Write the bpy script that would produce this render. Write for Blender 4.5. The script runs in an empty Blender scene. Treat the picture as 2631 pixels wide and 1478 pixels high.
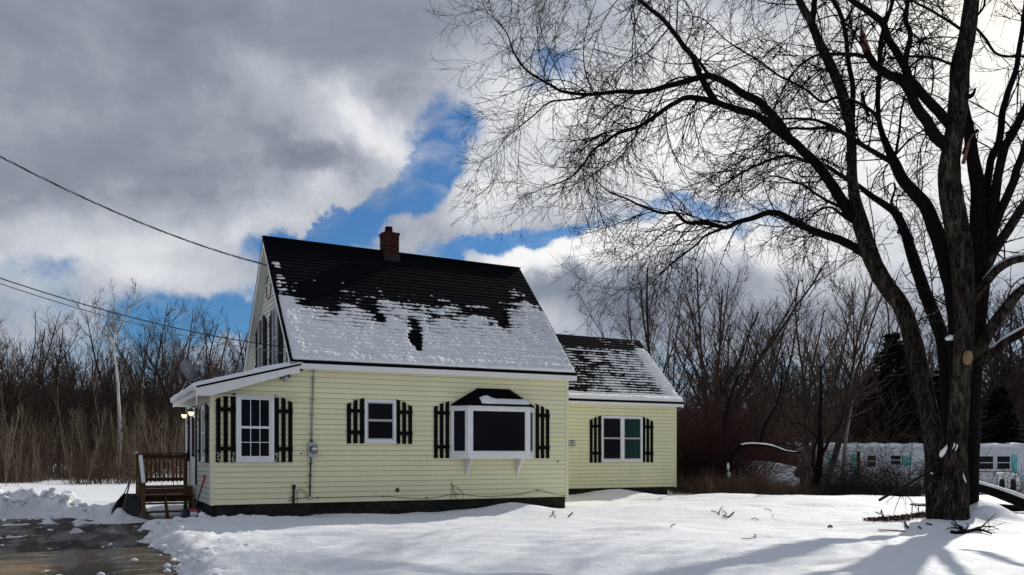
import bpy, math, random
import numpy as np
from mathutils import Vector, Matrix, Euler

# ---------------------------------------------------------------- camera, sky, sun, exposure
SC = bpy.context.scene
COL = SC.collection
F, CU, HV, EYE = 2245.0, 1315.5, 1168.0, 1.6          # focal length, principal column, horizon row (photo pixels), eye height


def at(u, v, Y):
    """point at distance Y that the photo shows at pixel (u, v)"""
    return Vector(((u - CU) / F * Y, Y, EYE + (HV - v) / F * Y))


cam_data = bpy.data.cameras.new("camera")
cam = bpy.data.objects.new("camera", cam_data)
COL.objects.link(cam)
cam.location = (0, 0, EYE)
cam.rotation_euler = (math.radians(90), 0, 0)
cam_data.sensor_width = 36.0
cam_data.lens = 36.0 * F / 2631.0
cam_data.shift_y = (HV - 739.0) / 2631.0
cam_data.clip_start = 0.1
cam_data.clip_end = 3000
SC.camera = cam

SUN_AZ, SUN_EL = math.radians(34.0), math.radians(31.0)     # to the right of the view, above the horizon
SUN_DIR = Vector((math.cos(SUN_EL) * math.sin(SUN_AZ), math.cos(SUN_EL) * math.cos(SUN_AZ), math.sin(SUN_EL)))

SC.view_settings.view_transform = 'Standard'
SC.view_settings.look = 'None'
SC.view_settings.gamma = 1.0
SC.view_settings.exposure = 0.0
SC.view_settings.use_curve_mapping = False

sun_data = bpy.data.lights.new("sun", 'SUN')
sun_data.energy = 3.4
sun_data.angle = math.radians(0.9)
sun_data.color = (1.0, 0.95, 0.87)
sun = bpy.data.objects.new("sun", sun_data)
COL.objects.link(sun)
sun.location = SUN_DIR * 60
sun.rotation_euler = SUN_DIR.to_track_quat('Z', 'Y').to_euler()


class NT:
    """small helper round a node tree"""
    def __init__(s, tree):
        s.t = tree

    def n(s, kind, **kw):
        nd = s.t.nodes.new(kind)
        for k, v in kw.items():
            setattr(nd, k, v)
        return nd

    def link(s, a, b):
        s.t.links.new(a, b)

    def put(s, sock, v):
        if hasattr(v, 'links') or isinstance(v, bpy.types.NodeSocket):
            s.link(v, sock)
        elif v is not None:
            sock.default_value = v

    def math(s, op, a, b=None, c=None, clamp=False):
        nd = s.n('ShaderNodeMath', operation=op, use_clamp=clamp)
        s.put(nd.inputs[0], a)
        if b is not None:
            s.put(nd.inputs[1], b)
        if c is not None:
            s.put(nd.inputs[2], c)
        return nd.outputs[0]

    def vmath(s, op, a, b=None, scale=None):
        nd = s.n('ShaderNodeVectorMath', operation=op)
        s.put(nd.inputs[0], a)
        if b is not None:
            s.put(nd.inputs[1], b)
        if scale is not None:
            s.put(nd.inputs['Scale'], scale)
        return nd.outputs['Value'] if op in ('LENGTH', 'DOT_PRODUCT', 'DISTANCE') else nd.outputs[0]

    def noise(s, vec, scale, detail=4, rough=0.55, dist=0.0, color=False):
        nd = s.n('ShaderNodeTexNoise')
        if vec is not None:
            s.link(vec, nd.inputs['Vector'])
        nd.inputs['Scale'].default_value = scale
        nd.inputs['Detail'].default_value = detail
        nd.inputs['Roughness'].default_value = rough
        nd.inputs['Distortion'].default_value = dist
        return nd.outputs['Color' if color else 'Fac']

    def mapr(s, v, a, b, c=0.0, d=1.0, smooth=True):
        nd = s.n('ShaderNodeMapRange', interpolation_type='SMOOTHSTEP' if smooth else 'LINEAR')
        s.put(nd.inputs[0], v)
        for i, q in enumerate((a, b, c, d)):
            s.put(nd.inputs[1 + i], q)
        return nd.outputs[0]

    def mix(s, f, a, b, mode='MIX'):
        nd = s.n('ShaderNodeMix', data_type='RGBA', blend_type=mode)
        s.put(nd.inputs[0], f)
        for sock, q in ((nd.inputs[6], a), (nd.inputs[7], b)):
            if isinstance(q, (tuple, list)):
                q = tuple(q) + (1.0,) * (4 - len(q))
            s.put(sock, q)
        return nd.outputs[2]

    def mapping(s, vec, loc=(0, 0, 0), rot=(0, 0, 0), scale=(1, 1, 1), kind='POINT'):
        nd = s.n('ShaderNodeMapping', vector_type=kind)
        s.link(vec, nd.inputs[0])
        nd.inputs[1].default_value = loc
        nd.inputs[2].default_value = rot
        nd.inputs[3].default_value = scale
        return nd.outputs[0]


def build_world():
    w = bpy.data.worlds.new("World")
    SC.world = w
    w.use_nodes = True
    t = w.node_tree
    t.nodes.clear()
    N = NT(t)
    out = N.n('ShaderNodeOutputWorld')
    bg = N.n('ShaderNodeBackground')
    STR = 0.1
    bg.inputs[1].default_value = STR
    N.link(bg.outputs[0], out.inputs[0])
    sky = N.n('ShaderNodeTexSky', sky_type='NISHITA')
    sky.sun_disc = False
    sky.sun_elevation = SUN_EL
    sky.sun_rotation = SUN_AZ
    sky.air_density = 1.0
    sky.dust_density = 0.4
    sky.ozone_density = 2.0
    tc = N.n('ShaderNodeTexCoord')
    d = N.vmath('NORMALIZE', tc.outputs['Generated'])
    sep = N.n('ShaderNodeSeparateXYZ')
    N.link(d, sep.inputs[0])
    az = N.math('ARCTAN2', sep.outputs[0], sep.outputs[1])
    el = N.math('ARCSINE', sep.outputs[2])
    cmb = N.n('ShaderNodeCombineXYZ')
    N.link(az, cmb.inputs[0])
    N.link(el, cmb.inputs[1])
    V0 = cmb.outputs[0]
    # billow: push the lookup about with noise so that the cloud edges curl
    w1 = N.vmath('SCALE', N.vmath('SUBTRACT', N.noise(d, 4.0, 3, 0.5, color=True), (0.5, 0.5, 0.5)), scale=0.16)
    w2 = N.vmath('SCALE', N.vmath('SUBTRACT', N.noise(d, 17.0, 6, 0.62, color=True), (0.5, 0.5, 0.5)), scale=0.075)
    V = N.vmath('ADD', N.vmath('ADD', V0, w1), w2)

    def blob(u, v, ru, rv, rot, amp, vec=V):
        a = math.atan((u - CU) / F)
        e = math.atan((HV - v) / F * math.cos(a))
        m = N.mapping(vec, (a, e, 0), (0, 0, math.radians(rot)), (ru / F * 1.5, rv / F * 1.5, 1), 'TEXTURE')
        return N.mapr(N.vmath('LENGTH', m), 0.0, 1.0, amp, 0.0)

    def total(first, items):
        acc = first
        for it in items:
            acc = N.math('ADD', acc, it)
        return acc

    # a plane of cloud overhead gives the natural crowding towards the horizon
    zz = N.math('ADD', N.math('MAXIMUM', sep.outputs[2], 0.0), 0.32)
    pl = N.n('ShaderNodeCombineXYZ')
    N.link(N.math('DIVIDE', sep.outputs[0], zz), pl.inputs[0])
    N.link(N.math('DIVIDE', sep.outputs[1], zz), pl.inputs[1])
    P = pl.outputs[0]
    big = N.noise(N.mapping(P, (3.1, 0.7, 0.0)), 1.15, 6, 0.55, 0.3)
    fine = N.noise(N.vmath('ADD', d, w2), 9.0, 9, 0.62)
    wisp = N.noise(N.vmath('ADD', d, w1), 26.0, 8, 0.66)
    cover = N.math('ADD', N.math('MULTIPLY', big, 0.55), N.math('MULTIPLY', fine, 0.62))
    cover = N.math('ADD', cover, N.math('MULTIPLY', wisp, 0.34))
    cover = total(N.math('SUBTRACT', cover, 0.08), [
        blob(*b) for b in [
            # u, v, ru, rv, rot, amount
            (500, 250, 700, 330, 0, 0.42), (900, 330, 330, 170, -20, 0.35), (250, 560, 420, 150, 0, 0.25), (700, 480, 300, 120, 0, 0.18),
            (2300, 150, 700, 420, 0, 0.45), (1650, 330, 320, 260, 0, 0.22), (1270, 545, 190, 95, 25, 0.34), (1500, 690, 260, 70, 5, 0.42),
            (1480, 850, 320, 100, 0, 0.02), (1950, 760, 420, 130, 0, 0.30), (1250, 130, 210, 130, 0, 0.25),
            (1165, 345, 120, 120, 60, -0.66), (1040, 500, 220, 78, 38, -0.78), (800, 600, 190, 52, 10, -0.50), (930, 585, 160, 60, 20, -0.45),
            (1370, 628, 160, 30, 8, -0.52), (1190, 655, 130, 30, 0, -0.35), (110, 690, 110, 40, 0, -0.20), (560, 800, 200, 70, 10, -0.55),
            (1410, 170, 120, 50, 0, -0.42), (1950, 530, 230, 60, 0, -0.34), (2000, 70, 80, 50, 0, -0.25), (1730, 560, 130, 40, 0, -0.35),
        ]])
    mask = N.mapr(cover, 0.37, 0.80)
    veil = N.noise(N.mapping(N.vmath('ADD', d, w1), scale=(1, 1, 2.2)), 7.0, 9, 0.62)
    mask = N.math('MAXIMUM', mask, N.mapr(veil, 0.50, 0.80, 0.0, 0.75))
    # light and dark of the cloud
    b1 = N.noise(N.mapping(V0, (0.2, 5.3, 1.0), (0, 0, 0.12), (3.0, 8.5, 1.0)), 1.0, 5, 0.5, 0.5)
    b2 = N.noise(N.vmath('ADD', d, w2), 7.0, 8, 0.56)
    br = N.math('ADD', N.math('MULTIPLY', N.math('SUBTRACT', b1, 0.5), 0.75), N.math('MULTIPLY', N.math('SUBTRACT', b2, 0.5), 0.62))
    br = total(N.math('ADD', br, 0.41), [
        blob(*b) for b in [
            (230, 150, 520, 260, 0, -0.23), (760, 60, 420, 120, 0, -0.06), (180, 420, 360, 100, 0, -0.08), (900, 392, 240, 40, -4, -0.17),
            (1020, 350, 160, 90, -25, 0.38), (760, 240, 260, 70, -12, 0.16), (670, 530, 320, 80, 0, 0.30), (330, 620, 480, 80, 0, 0.27), (300, 720, 500, 60, 0, 0.20),
            (900, 480, 160, 50, 10, 0.18), (1270, 530, 220, 100, 20, 0.36), (1440, 685, 260, 60, 4, 0.75), (1470, 810, 300, 60, 0, -0.30),
            (1900, 780, 420, 90, 0, -0.10), (1600, 330, 420, 280, 0, 0.44), (2200, 250, 620, 430, 0, 0.44), (1450, 70, 200, 90, 0, -0.10),
            (2600, 60, 380, 300, 0, 0.30), (1800, 630, 380, 70, 0, 0.32),
        ]])
    br = N.math('MAXIMUM', br, 0.0)
    cr = N.n('ShaderNodeValToRGB')
    e = cr.color_ramp.elements
    e[0].position, e[0].color = 0.0, (0.145, 0.175, 0.228, 1)
    e[1].position, e[1].color = 1.0, (0.96, 0.955, 0.95, 1)
    for p, c in ((0.3, (0.280, 0.312, 0.375, 1)), (0.6, (0.53, 0.56, 0.615, 1)), (0.82, (0.82, 0.83, 0.85, 1))):
        q = e.new(p)
        q.color = c
    N.link(br, cr.inputs[0])
    # the thin cloud round the sun glows warm
    sd = N.vmath('DOT_PRODUCT', d, tuple(SUN_DIR))
    glow = N.math('POWER', N.math('MAXIMUM', sd, 0.0), 110.0)
    cloud = N.mix(1.0, cr.outputs[0], N.mix(1.0, (0.55, 0.42, 0.12), glow, 'MULTIPLY'), 'ADD')
    cloud10 = N.vmath('SCALE', cloud, scale=1.0 / STR)
    blue = N.mix(1.0, sky.outputs[0], (0.245, 0.475, 0.72), 'MULTIPLY')
    colr = N.mix(mask, blue, cloud10)
    N.link(colr, bg.inputs[0])


build_world()

# ---------------------------------------------------------------- helpers
RNG = random.Random(7)


def frange(a, b):
    return RNG.uniform(a, b)


def tag(o, label=None, cat=None, group=None, kind=None):
    for k, v in (('label', label), ('category', cat), ('group', group), ('kind', kind)):
        if v:
            o[k] = v
    return o


def thing(name, label, cat, loc=(0, 0, 0), rz=0.0, group=None):
    o = bpy.data.objects.new(name, None)
    o.empty_display_size = 0.2
    COL.objects.link(o)
    o.location = loc
    o.rotation_euler = (0, 0, rz)
    return tag(o, label, cat, group)


class MB:
    """collects geometry for ONE mesh object"""
    def __init__(s):
        s.v, s.f = [], []

    def add(s, vs, fs):
        b = len(s.v)
        s.v.extend([tuple(p) for p in vs])
        s.f.extend([tuple(i + b for i in f) for f in fs])
        return s

    def box(s, x0, x1, y0, y1, z0, z1, M=None):
        vs = [Vector(p) for p in ((x0, y0, z0), (x1, y0, z0), (x1, y1, z0), (x0, y1, z0), (x0, y0, z1), (x1, y0, z1), (x1, y1, z1), (x0, y1, z1))]
        if M is not None:
            vs = [M @ p for p in vs]
        return s.add(vs, [(0, 3, 2, 1), (4, 5, 6, 7), (0, 1, 5, 4), (1, 2, 6, 5), (2, 3, 7, 6), (3, 0, 4, 7)])

    def prism(s, pts, axis_vec, M=None):
        """closed outline pts (3-D, planar) pushed along axis_vec"""
        a = Vector(axis_vec)
        p = [Vector(q) for q in pts]
        vs = p + [q + a for q in p]
        if M is not None:
            vs = [M @ q for q in vs]
        n = len(p)
        fs = [tuple(range(n))[::-1], tuple(range(n, 2 * n))] + [(i, (i + 1) % n, n + (i + 1) % n, n + i) for i in range(n)]
        return s.add(vs, fs)

    def tube(s, pts, radii, sides=8, cap=True):
        vs, fs = tube_arrays([(np.array([tuple(p) for p in pts], float), np.array(radii if hasattr(radii, '__len__') else [radii] * len(pts), float))], sides)
        b = len(s.v)
        s.v.extend(map(tuple, vs))
        s.f.extend([tuple(int(i) + b for i in f) for f in fs])
        if cap:
            n = len(pts)
            s.f.append(tuple(b + i for i in range(sides))[::-1])
            s.f.append(tuple(b + (n - 1) * sides + i for i in range(sides)))
        return s

    def lathe(s, prof, c=(0, 0, 0), n=16, M=None):
        vs = []
        for r, z in prof:
            for k in range(n):
                a = 2 * math.pi * k / n
                q = Vector((c[0] + r * math.cos(a), c[1] + r * math.sin(a), c[2] + z))
                vs.append(M @ q if M is not None else q)
        fs = []
        for i in range(len(prof) - 1):
            for k in range(n):
                fs.append((i * n + k, i * n + (k + 1) % n, (i + 1) * n + (k + 1) % n, (i + 1) * n + k))
        fs.append(tuple(range(n))[::-1])
        fs.append(tuple((len(prof) - 1) * n + k for k in range(n)))
        return s.add(vs, fs)

    def mesh(s, name, mat, smooth=False):
        me = bpy.data.meshes.new(name)
        me.from_pydata(s.v, [], s.f)
        me.update()
        if smooth:
            me.polygons.foreach_set('use_smooth', [True] * len(me.polygons))
        if mat is not None:
            me.materials.append(mat)
        return me

    def build(s, name, mat, parent=None, smooth=False, bevel=0.0):
        return obj(name, s.mesh(name, mat, smooth), parent, bevel)


def obj(name, me, parent=None, bevel=0.0):
    o = bpy.data.objects.new(name, me)
    COL.objects.link(o)
    if parent is not None:
        o.parent = parent
    if bevel:
        m = o.modifiers.new("bevel", 'BEVEL')
        m.width = bevel
        m.segments = 2
        m.limit_method = 'ANGLE'
    return o


def np_mesh(name, verts, faces, mat, smooth=True):
    """verts (n,3), faces (m,k) arrays -> mesh, fast"""
    verts = np.asarray(verts, np.float32)
    faces = np.asarray(faces, np.int32)
    me = bpy.data.meshes.new(name)
    me.vertices.add(len(verts))
    me.vertices.foreach_set('co', verts.ravel())
    k = faces.shape[1]
    me.loops.add(faces.size)
    me.loops.foreach_set('vertex_index', faces.ravel())
    me.polygons.add(len(faces))
    me.polygons.foreach_set('loop_start', np.arange(0, faces.size, k, dtype=np.int32))
    me.polygons.foreach_set('loop_total', np.full(len(faces), k, np.int32))
    me.update(calc_edges=True)
    if smooth:
        me.polygons.foreach_set('use_smooth', np.ones(len(faces), bool))
    if mat is not None:
        me.materials.append(mat)
    return me


def tube_arrays(lines, sides):
    """lines: [(points (n,3), radii (n,))] -> verts, quads"""
    VS, FS, base = [], [], 0
    ang = np.arange(sides) * (2 * np.pi / sides)
    ca, sa = np.cos(ang), np.sin(ang)
    for P, R in lines:
        n = len(P)
        T = np.empty_like(P)
        T[1:-1] = P[2:] - P[:-2]
        T[0] = P[1] - P[0]
        T[-1] = P[-1] - P[-2]
        T /= np.maximum(np.linalg.norm(T, axis=1, keepdims=True), 1e-9)
        m = T.mean(0)
        ref = np.array((1.0, 0, 0)) if abs(m[0]) < 0.6 * np.linalg.norm(m) + 1e-9 else np.array((0, 0, 1.0)) if abs(m[2]) < 0.75 * np.linalg.norm(m) + 1e-9 else np.array((0, 1.0, 0))
        U = np.cross(T, ref)
        U /= np.maximum(np.linalg.norm(U, axis=1, keepdims=True), 1e-9)
        W = np.cross(T, U)
        ring = P[:, None, :] + R[:, None, None] * (U[:, None, :] * ca[None, :, None] + W[:, None, :] * sa[None, :, None])
        VS.append(ring.reshape(-1, 3))
        i = np.arange(n - 1)[:, None] * sides
        k = np.arange(sides)[None, :]
        k2 = (k + 1) % sides
        FS.append(np.stack([base + i + k, base + i + k2, base + i + sides + k2, base + i + sides + k], -1).reshape(-1, 4))
        base += n * sides
    return np.concatenate(VS), np.concatenate(FS)


def tubes_mesh(name, lines, sides, mat, smooth=True):
    v, f = tube_arrays(lines, sides)
    return np_mesh(name, v, f, mat, smooth)


def hash2(ix, iy, seed):
    h = (ix.astype(np.int64) * 374761393 + iy.astype(np.int64) * 668265263 + seed * 1274126177) & 0xFFFFFFFF
    h = ((h ^ (h >> 13)) * 1274126177) & 0xFFFFFFFF
    return ((h ^ (h >> 16)) & 0xFFFFFF) / float(0xFFFFFF)


def vnoise(x, y, seed=0):
    x = np.asarray(x, float)
    y = np.asarray(y, float)
    ix, iy = np.floor(x), np.floor(y)
    fx, fy = x - ix, y - iy
    fx = fx * fx * fx * (fx * (fx * 6 - 15) + 10)
    fy = fy * fy * fy * (fy * (fy * 6 - 15) + 10)
    a, b = hash2(ix, iy, seed), hash2(ix + 1, iy, seed)
    c, d = hash2(ix, iy + 1, seed), hash2(ix + 1, iy + 1, seed)
    return (a * (1 - fx) + b * fx) * (1 - fy) + (c * (1 - fx) + d * fx) * fy


def fbm(x, y, octv=4, seed=0, gain=0.5):
    t, a, s = 0.0, 1.0, 0.0
    for k in range(octv):
        t = t + a * vnoise(x * 2 ** k + 17.3 * k, y * 2 ** k - 9.1 * k, seed + k)
        s += a
        a *= gain
    return t / s - 0.5


def sstep(a, b, x):
    t = np.clip((x - a) / (b - a), 0, 1)
    return t * t * (3 - 2 * t)


# ---------------------------------------------------------------- materials
def material(name, color, rough=0.7, vary=0.15, scale=8.0, bump=0.0, bump_scale=40.0, stretch=(1, 1, 1), second=None, second_scale=1.5, second_lo=0.5, second_hi=0.7,
             metallic=0.0, spec=None, detail=5, emit=None, per_object=0.0):
    m = bpy.data.materials.new(name)
    m.use_nodes = True
    N = NT(m.node_tree)
    p = m.node_tree.nodes['Principled BSDF']
    tc = N.n('ShaderNodeTexCoord')
    vec = N.mapping(tc.outputs['Object'], scale=stretch)
    n1 = N.noise(vec, scale, detail, 0.6)
    lo = tuple(max(0.0, c * (1 - vary)) for c in color)
    hi = tuple(min(0.95, c * (1 + vary)) for c in color)
    col = N.mix(N.mapr(n1, 0.25, 0.75, smooth=False), lo, hi)
    if second is not None:
        n2 = N.noise(vec, second_scale, 6, 0.65)
        col = N.mix(N.mapr(n2, second_lo, second_hi), col, second)
    if per_object:
        oi = N.n('ShaderNodeObjectInfo')
        hs = N.n('ShaderNodeHueSaturation')
        N.link(N.math('ADD', N.math('MULTIPLY', oi.outputs['Random'], 2 * per_object), 1 - per_object), hs.inputs['Value'])
        N.link(col, hs.inputs['Color'])
        col = hs.outputs[0]
    N.link(col, p.inputs['Base Color'])
    p.inputs['Roughness'].default_value = rough
    p.inputs['Metallic'].default_value = metallic
    if spec is not None:
        p.inputs['Specular IOR Level'].default_value = spec
    if bump:
        b = N.n('ShaderNodeBump')
        b.inputs['Strength'].default_value = 1.0
        b.inputs['Distance'].default_value = bump
        N.link(N.noise(vec, bump_scale, 6, 0.6), b.inputs['Height'])
        N.link(b.outputs[0], p.inputs['Normal'])
    if emit is not None:
        p.inputs['Emission Color'].default_value = tuple(emit[:3]) + (1,)
        p.inputs['Emission Strength'].default_value = emit[3]
    return m


M = {}
M['siding'] = material('yellow_vinyl', (0.86, 0.82, 0.525), 0.45, 0.035, 2.5, second=(0.70, 0.68, 0.42), second_scale=0.55, second_lo=0.52, second_hi=0.85, stretch=(1, 1, 3), bump=0.0006, bump_scale=60, per_object=0.025)
M['siding_wing'] = M['siding']
M['lap_shade'] = material('shade_under_laps', (0.34, 0.315, 0.20), 0.9, 0.5, 9.0, spec=0.1)
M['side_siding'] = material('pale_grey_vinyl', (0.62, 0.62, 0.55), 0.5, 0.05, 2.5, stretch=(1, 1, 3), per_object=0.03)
M['trim'] = material('white_trim', (0.80, 0.80, 0.78), 0.45, 0.04, 3.0)
M['cream_trim'] = material('cream_trim', (0.76, 0.73, 0.50), 0.45, 0.03, 3.0)
M['soffit'] = material('soffit_white', (0.66, 0.67, 0.62), 0.55, 0.05, 3.0)
M['frame'] = material('window_vinyl', (0.80, 0.81, 0.82), 0.4, 0.04, 4.0)
M['sash_dark'] = material('sash_grey', (0.42, 0.43, 0.45), 0.4, 0.05, 4.0)
M['glass'] = material('dark_window_glass', (0.003, 0.003, 0.006), 0.04, 0.3, 1.5, spec=0.10)
M['glass_green'] = material('curtained_glass', (0.008, 0.036, 0.030), 0.05, 0.5, 1.2, spec=0.10, stretch=(9, 1, 0.4))
M['black_paint'] = material('black_painted_wood', (0.0045, 0.0045, 0.005), 0.6, 0.3, 20.0, bump=0.0008, bump_scale=90, stretch=(6, 6, 0.6), spec=0.06)
M['chip'] = material('chipped_wood', (0.55, 0.53, 0.50), 0.8, 0.3, 60)
M['shingle'] = material('black_shingle', (0.0055, 0.0055, 0.0075), 0.9, 0.5, 30.0, bump=0.002, bump_scale=180, spec=0.03, per_object=0.25)
M['roof_deck'] = material('roof_edge', (0.005, 0.005, 0.006), 0.9, 0.3, 20.0, spec=0.03)
M['block'] = material('concrete_block', (0.026, 0.024, 0.020), 0.95, 0.45, 14.0, bump=0.002, bump_scale=120, per_object=0.30, spec=0.1)
M['mortar'] = material('mortar', (0.012, 0.011, 0.010), 0.95, 0.3, 30.0, spec=0.1)
M['brick'] = material('red_brick', (0.042, 0.013, 0.011), 0.9, 0.35, 25.0, bump=0.002, bump_scale=140, per_object=0.4, spec=0.1)
M['brick_mortar'] = material('chimney_mortar', (0.085, 0.062, 0.052), 0.95, 0.25, 30.0, spec=0.1)
M['lead'] = material('lead_flashing', (0.007, 0.007, 0.009), 0.8, 0.3, 10.0)
M['metal'] = material('galvanised_metal', (0.42, 0.43, 0.44), 0.45, 0.12, 12.0, metallic=0.4)
M['pipe'] = material('grey_conduit', (0.30, 0.31, 0.30), 0.5, 0.15, 12.0, metallic=0.3)
M['dark_metal'] = material('dark_metal', (0.035, 0.037, 0.042), 0.5, 0.2, 12.0, metallic=0.3)
M['rubber'] = material('black_cable', (0.008, 0.008, 0.009), 0.6, 0.2, 12.0)
M['cable'] = material('bare_cable', (0.30, 0.31, 0.33), 0.35, 0.4, 6.0, metallic=0.7)
M['deck'] = material('brown_stained_wood', (0.115, 0.052, 0.022), 0.7, 0.35, 5.0, bump=0.0015, bump_scale=60, stretch=(1, 6, 6), per_object=0.2, spec=0.2)
M['post_wood'] = material('weathered_post', (0.125, 0.080, 0.036), 0.75, 0.3, 6.0, bump=0.0015, bump_scale=50, stretch=(6, 6, 0.8), per_object=0.15, spec=0.2)
M['handle_wood'] = material('handle_wood', (0.20, 0.11, 0.05), 0.6, 0.2, 8.0)
M['red_plastic'] = material('red_plastic', (0.55, 0.03, 0.03), 0.35, 0.08, 8.0)
M['blue_plastic'] = material('blue_plastic', (0.008, 0.012, 0.055), 0.35, 0.1, 8.0)
M['black_plastic'] = material('black_plastic', (0.010, 0.010, 0.012), 0.5, 0.3, 8.0)
M['white_plastic'] = material('white_plastic', (0.78, 0.78, 0.76), 0.4, 0.05, 8.0)
M['lamp'] = material('lit_globe', (0.9, 0.8, 0.6), 0.3, 0.02, 4.0, emit=(1.0, 0.80, 0.48, 1.5))
M['dish'] = material('grey_dish', (0.30, 0.32, 0.34), 0.5, 0.1, 5.0)
M['digit'] = material('black_digits', (0.01, 0.01, 0.01), 0.6, 0.1, 5.0)
M['sign_white'] = material('sign_face', (0.74, 0.74, 0.70), 0.5, 0.05, 5.0)
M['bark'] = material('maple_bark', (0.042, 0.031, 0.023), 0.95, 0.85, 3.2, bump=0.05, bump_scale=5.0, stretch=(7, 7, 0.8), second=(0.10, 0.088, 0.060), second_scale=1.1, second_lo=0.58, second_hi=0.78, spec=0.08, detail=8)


def bark_material():
    m = bpy.data.materials.new('fissured_bark')
    m.use_nodes = True
    N = NT(m.node_tree)
    p = m.node_tree.nodes['Principled BSDF']
    tc = N.n('ShaderNodeTexCoord')
    ob = tc.outputs['Object']
    wob = N.vmath('ADD', ob, N.vmath('SCALE', N.noise(ob, 3.0, 4, 0.6, color=True), scale=0.10))
    v1 = N.noise(N.mapping(wob, scale=(30, 30, 5.5)), 1.0, 7, 0.62)
    v2 = N.noise(N.mapping(wob, scale=(11, 11, 2.2)), 1.0, 5, 0.6)
    ridge = N.mapr(N.math('ADD', N.math('MULTIPLY', v1, 0.6), N.math('MULTIPLY', v2, 0.4)), 0.38, 0.58)
    patch = N.noise(ob, 1.7, 6, 0.65)
    hi = N.mix(N.mapr(patch, 0.45, 0.7), (0.058, 0.046, 0.037), (0.105, 0.090, 0.068))
    col = N.mix(ridge, (0.005, 0.004, 0.004), hi)
    N.link(col, p.inputs['Base Color'])
    p.inputs['Roughness'].default_value = 0.95
    p.inputs['Specular IOR Level'].default_value = 0.05
    b = N.n('ShaderNodeBump')
    b.inputs['Distance'].default_value = 0.05
    N.link(ridge, b.inputs['Height'])
    N.link(b.outputs[0], p.inputs['Normal'])
    return m


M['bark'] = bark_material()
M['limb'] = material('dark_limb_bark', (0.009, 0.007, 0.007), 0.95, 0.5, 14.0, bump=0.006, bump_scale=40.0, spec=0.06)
M['twig'] = material('dark_twig', (0.009, 0.007, 0.009), 0.95, 0.3, 10.0, spec=0.05)
M['raw_wood'] = material('raw_broken_wood', (0.16, 0.065, 0.035), 0.85, 0.4, 6.0, stretch=(8, 8, 0.8), bump=0.006, bump_scale=30)
M['cut_wood'] = material('sawn_wood', (0.20, 0.135, 0.07), 0.85, 0.25, 18.0)
M['bg_bark'] = material('grey_brown_bark', (0.034, 0.027, 0.024), 0.95, 0.4, 3.0, stretch=(4, 4, 0.6), per_object=0.35, spec=0.05)
M['bg_twig'] = material('brown_twigs', (0.070, 0.050, 0.041), 0.95, 0.3, 1.0, per_object=0.35, spec=0.04)
M['pale_bark'] = material('pale_bark', (0.60, 0.57, 0.52), 0.9, 0.35, 3.0, stretch=(3, 3, 0.8), second=(0.12, 0.11, 0.10), second_scale=2.0, second_lo=0.55, second_hi=0.68, spec=0.08)
M['grey_bark'] = material('grey_smooth_bark', (0.17, 0.155, 0.14), 0.9, 0.35, 3.0, stretch=(3, 3, 0.8), spec=0.06)
M['pale_twig'] = material('pale_twigs', (0.17, 0.145, 0.115), 0.95, 0.3, 1.0, spec=0.04)
M['sapling'] = material('sapling_stems', (0.165, 0.135, 0.095), 0.9, 0.35, 1.0, per_object=0.4, spec=0.05)
M['brush'] = material('brown_brush', (0.095, 0.064, 0.046), 0.95, 0.5, 0.5, spec=0.04)
M['brush_dark'] = material('dark_brush', (0.020, 0.015, 0.016), 0.95, 0.5, 0.5, spec=0.04)
M['brush_red'] = material('red_twigs', (0.042, 0.014, 0.015), 0.95, 0.4, 0.5, spec=0.04)
M['needle'] = material('hemlock_needles', (0.007, 0.011, 0.009), 0.9, 0.5, 2.0, spec=0.06)
M['woods'] = material('far_woods', (0.090, 0.064, 0.052), 0.95, 0.4, 0.2, spec=0.03)
M['hill'] = material('wooded_hill', (0.088, 0.062, 0.050), 1.0, 0.5, 0.25, stretch=(1, 1, 0.25), spec=0.0, detail=9)
M['home_white'] = material('white_metal_siding', (0.62, 0.63, 0.65), 0.5, 0.08, 2.0)
M['home_teal'] = material('teal_panel', (0.10, 0.40, 0.36), 0.5, 0.12, 2.0)
M['van_white'] = material('white_van_paint', (0.66, 0.67, 0.68), 0.35, 0.06, 2.0, second=(0.30, 0.27, 0.24), second_scale=2.0, second_lo=0.62, second_hi=0.8)
M['tyre'] = material('tyre_rubber', (0.012, 0.012, 0.012), 0.8, 0.2, 8.0)
M['leaf_litter'] = material('leaf_litter', (0.10, 0.045, 0.022), 0.95, 0.5, 30.0, bump=0.01, bump_scale=60)


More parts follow.
